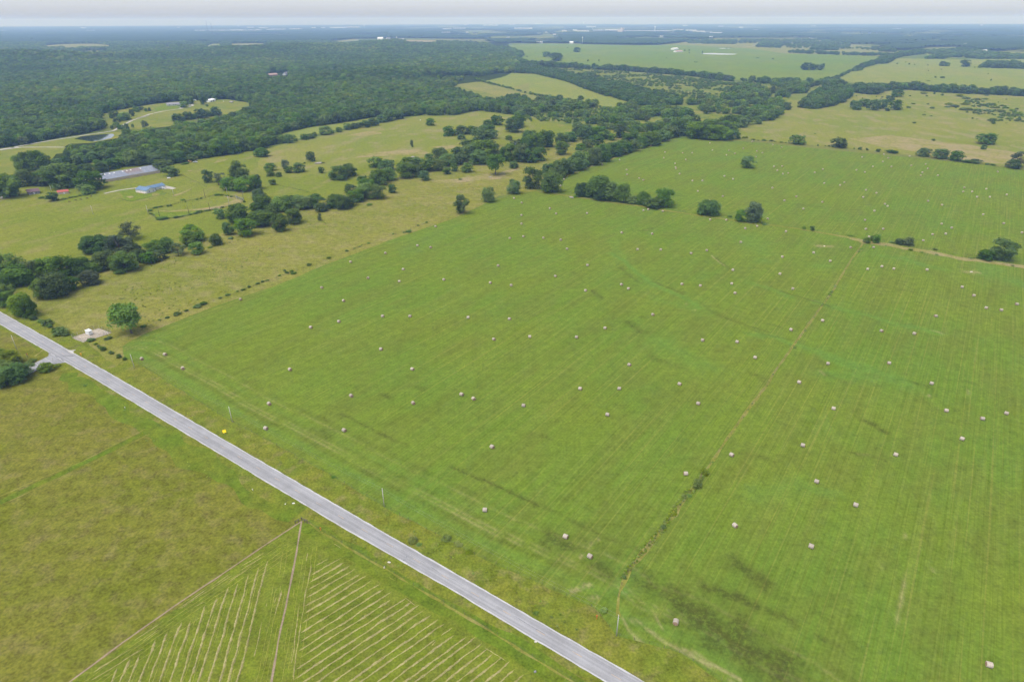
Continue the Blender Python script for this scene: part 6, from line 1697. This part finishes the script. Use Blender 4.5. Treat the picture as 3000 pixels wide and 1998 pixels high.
for i, g in enumerate(bales):
    far = depth(g) > 620
    k = rs.randrange(len(BM))
    body, ends = BM[k]
    rz = AX + rs.gauss(0, .22) + (math.pi if rs.random() < .5 else 0)
    if rs.random() < .10: rz += rs.uniform(-1.0, 1.0)
    o = link("hay_bale", body, None, (g[0], g[1], .03), rz)
    fld = "far hay field" if (np.mean(near_edge[:, 1]) and depth(g) > 0 and PX([g[0], g[1], 0])[0][1] < np.interp(PX([g[0], g[1], 0])[0][0], *np.array([PX([*p, 0])[0] for p in near_edge]).T)) else "main hay field"
    lab = names.get(i)
    if lab: USED.add(lab)
    else: lab = place_words((g[0], g[1], .8), f"round hay bale in the {fld}")
    tag(o, lab, "hay bale", "round hay bales scattered over the mown fields")
    for e in ends: link("end_face", e, o)

# ------------------------------------------------------------------ windrows of cut hay below the road
def windrow(pl, w, h, seed, gappy, label, group, m=None):
    rs_ = np.random.RandomState(seed)
    P = resample(pl, .45)
    n = len(P)
    if n < 4: return
    T = np.gradient(P, axis=0)
    T /= np.linalg.norm(T, axis=1)[:, None] + 1e-9
    N = np.stack([-T[:, 1], T[:, 0]], 1)
    P = P + N * ((vnoise(P, 5, seed) - .5) * .5 + rs_.uniform(-.06, .06, n))[:, None]
    amp = np.clip(.72 + .8 * (vnoise(P, 2.2, seed + 1) - .4), .4, 1.3) * (1 if not gappy else np.clip((vnoise(P, 4.5, seed + 2) - gappy) * 5, 0, 1))
    endt = np.clip(np.minimum(np.arange(n), n - 1 - np.arange(n)) / 3.0, .2, 1)
    amp = amp * endt
    vs = []
    for k, (a, b) in enumerate(((-1, 0), (-.55, .75), (0, 1), (.55, .75), (1, 0))):
        ww_ = w / 2 * amp * (1 + .35 * rs_.uniform(-1, 1, n))
        vs.append(np.c_[P + N * (a * ww_)[:, None], .045 + h * b * amp * rs_.uniform(.7, 1.3, n)])
    V_ = np.stack(vs, 1).reshape(-1, 3)
    i_, j_ = np.meshgrid(np.arange(n - 1), np.arange(4), indexing='ij')
    a = (i_ * 5 + j_).ravel()
    F_ = np.stack([a, a + 1, a + 6, a + 5], 1)[:, ::-1]
    ok = (amp[i_.ravel()] > .06) & (amp[i_.ravel() + 1] > .06)
    if ok.sum() < 4: return
    o = link("windrow", np_mesh("windrow", V_, F_[ok], m or M_straw))
    tag(o, label, "windrow", group)
dR = G(*zp('P', 310, 1360)) - G(*zp('P', 1085, 850)); dR /= np.linalg.norm(dR)
lb = np.array(gpts("P 225,520 200,700 150,1000 110,1280 70,1564 40,1800"))
right_ends = [(430, 445), (460, 485), (515, 515), (565, 545), (605, 590), (665, 610), (720, 650), (795, 680), (825, 735), (895, 760), (955, 785), (1025, 815), (1085, 850), (1145, 880), (1200, 920), (1250, 975), (1325, 1010), (1390, 1040),
              (1450, 1090), (1475, 1160), (1575, 1180), (1665, 1180), (1720, 1235), (1780, 1285), (1835, 1330), (1915, 1365), (1985, 1405), (2035, 1475), (2110, 1525)]
for n_, e in enumerate(right_ends):
    a = G(*zp('P', *e))
    L_ = 0
    for L_ in np.arange(1, 90, .5):
        q = PX([*(a + dR * L_), 0])[0]
        xb = np.interp(q[1], [PX([*p, 0])[0][1] for p in lb], [PX([*p, 0])[0][0] for p in lb])
        if q[0] < xb or q[1] > 2080: break
    windrow([a - dR * 1.6, a + dR * (L_ + 1)], .74, .22, 100 + n_, 0.0 if n_ not in (5, 10, 18) else .3, place_words((*(a + dR * min(L_, 6)), .1), "straw windrow right of the trails"), "windrows right of the bare trails")
dL = G(*zp('Q', 1560, 1540)) - G(*zp('Q', 1825, 480)); dL /= np.linalg.norm(dL)
left_ends = [(1825, 480), (1740, 545), (1655, 605), (1550, 690), (1460, 720), (1355, 820), (1255, 888), (1120, 1040), (1030, 1040), (905, 1138), (785, 1215), (650, 1340), (545, 1395), (430, 1480)]
for n_, e in enumerate(left_ends):
    a = G(*zp('Q', *e))
    for L_ in np.arange(1, 90, .5):
        if PX([*(a + dL * L_), 0])[0][1] > 2080: break
    windrow([a - dL * 1.5, a + dL * L_], .76, .22, 200 + n_, 0.0, place_words((*(a + dL * min(L_, 6)), .1), "straw windrow between the trails"), "windrows between the bare trails")
def parallel(spec, offs, w, gp):
    pl = np.array(gpts(spec))
    d_ = pl[-1] - pl[0]; n_ = np.array([-d_[1], d_[0]]) / np.linalg.norm(d_)
    return [(resample(pl + n_ * o, 3.0) , w, gp) for o in offs]
extra = parallel("Q 2120,330 2060,700 1990,1090 1900,1560 1880,1700", (-2.2, -3.6, -5.0, 2.0, 3.2, 4.6, 6.2), .26, .40) + parallel("Q 1980,250 1500,570 1000,905 500,1250 20,1605", (1.6, 3.0, 4.4, 6.0, 7.8, -1.4), .28, .42)
for n_, e in enumerate(left_ends):
    q0 = G(*zp('Q', *e)) + np.array([dL[1], -dL[0]]) * 1.7
    extra.append((np.array([q0 + dL * 3, q0 + dL * 45]), .30, .44))
for n_, (sp, w, gp) in enumerate(tuple(extra) + (("Q 2210,360 2180,560 2140,780 2100,1000 2075,1240 2055,1400", .45, .1), ("Q 2240,480 2190,700 2150,960 2115,1200 2090,1400 2070,1560", .45, .15), ("Q 1965,710 1945,800 1920,880 1905,960", .5, .3), ("Q 1915,770 1895,850", .6, .2), ("Q 1935,620 1918,740", .4, .2),
                                  ("Q 1825,830 1812,880", .7, .1), ("Q 2110,540 2090,660 2070,800", .3, .4), ("Q 2135,340 2120,480", .25, .3), ("Q 1885,640 1850,860", .3, .45), ("Q 1790,960 1750,1150 1700,1350", .35, .35), ("Q 1870,1060 1840,1250 1790,1450", .3, .45), ("Q 2030,1020 2005,1160 1985,1300", .25, .4),
                                  ("Q 1820,360 1500,560 1200,760 1000,900", .35, .35), ("Q 1800,400 1450,620 1150,810 900,980 600,1190", .35, .42), ("Q 1760,450 1500,620 1350,760", .4, .4), ("Q 1350,760 1325,780", .8, .0), ("Q 1275,820 1150,880", .5, .3), ("Q 1030,960 930,1010 700,1180 350,1400 100,1560", .4, .42),
                                  ("Q 700,1250 450,1400 200,1560", .4, .4), ("Q 395,1475 330,1510", .8, .1), ("Q 420,1350 250,1450", .5, .3), ("P 240,400 310,395", .35, .3), ("P 265,450 300,430", .4, .1), ("P 230,500 360,420", .45, .2), ("P 220,440 310,400", .3, .3), ("P 745,600 750,615 735,625", .4, 0), ("P 800,635 825,655", .4, .2),
                                  ("P 1040,780 1100,820 1165,860", .35, .2), ("P 1780,1245 1870,1300 2000,1375", .35, .15), ("P 1300,1235 1345,1180", .6, .1), ("P 2200,1460 2290,1500", .5, .4), ("P 360,270 430,310 480,340", .35, .3), ("P 900,590 960,630 1020,660", .3, .3))):
    pl = gpts(sp) if isinstance(sp, str) else list(sp)
    windrow(pl, w, .15, 300 + n_, gp * .6, place_words((*((pl[0] + pl[-1]) / 2), .1), "thin broken line of loose hay"), "thin broken lines of loose hay", M_faint if w <= .32 else None)

# ------------------------------------------------------------------ the hazy air: one closed box round camera and land
t = NT("haze_air")
pv = t.new("ShaderNodeVolumePrincipled")
pv.inputs["Absorption Color"].default_value = (1, 1, 1, 1)
pv.inputs["Color"].default_value = (*HAZE_COLOR, 1)
pv.inputs["Density"].default_value = HAZE_DENSITY
pv.inputs["Anisotropy"].default_value = 0.0
t.l.new(pv.outputs[0], t.out.inputs["Volume"])
S = 26000.0
tag(MB().box(-S, S, -S, S, -1.0, 212.0).build("haze", t.m), "pale blue summer haze over the whole countryside", "haze", None, 'stuff')
print("objects", len(bpy.data.objects))
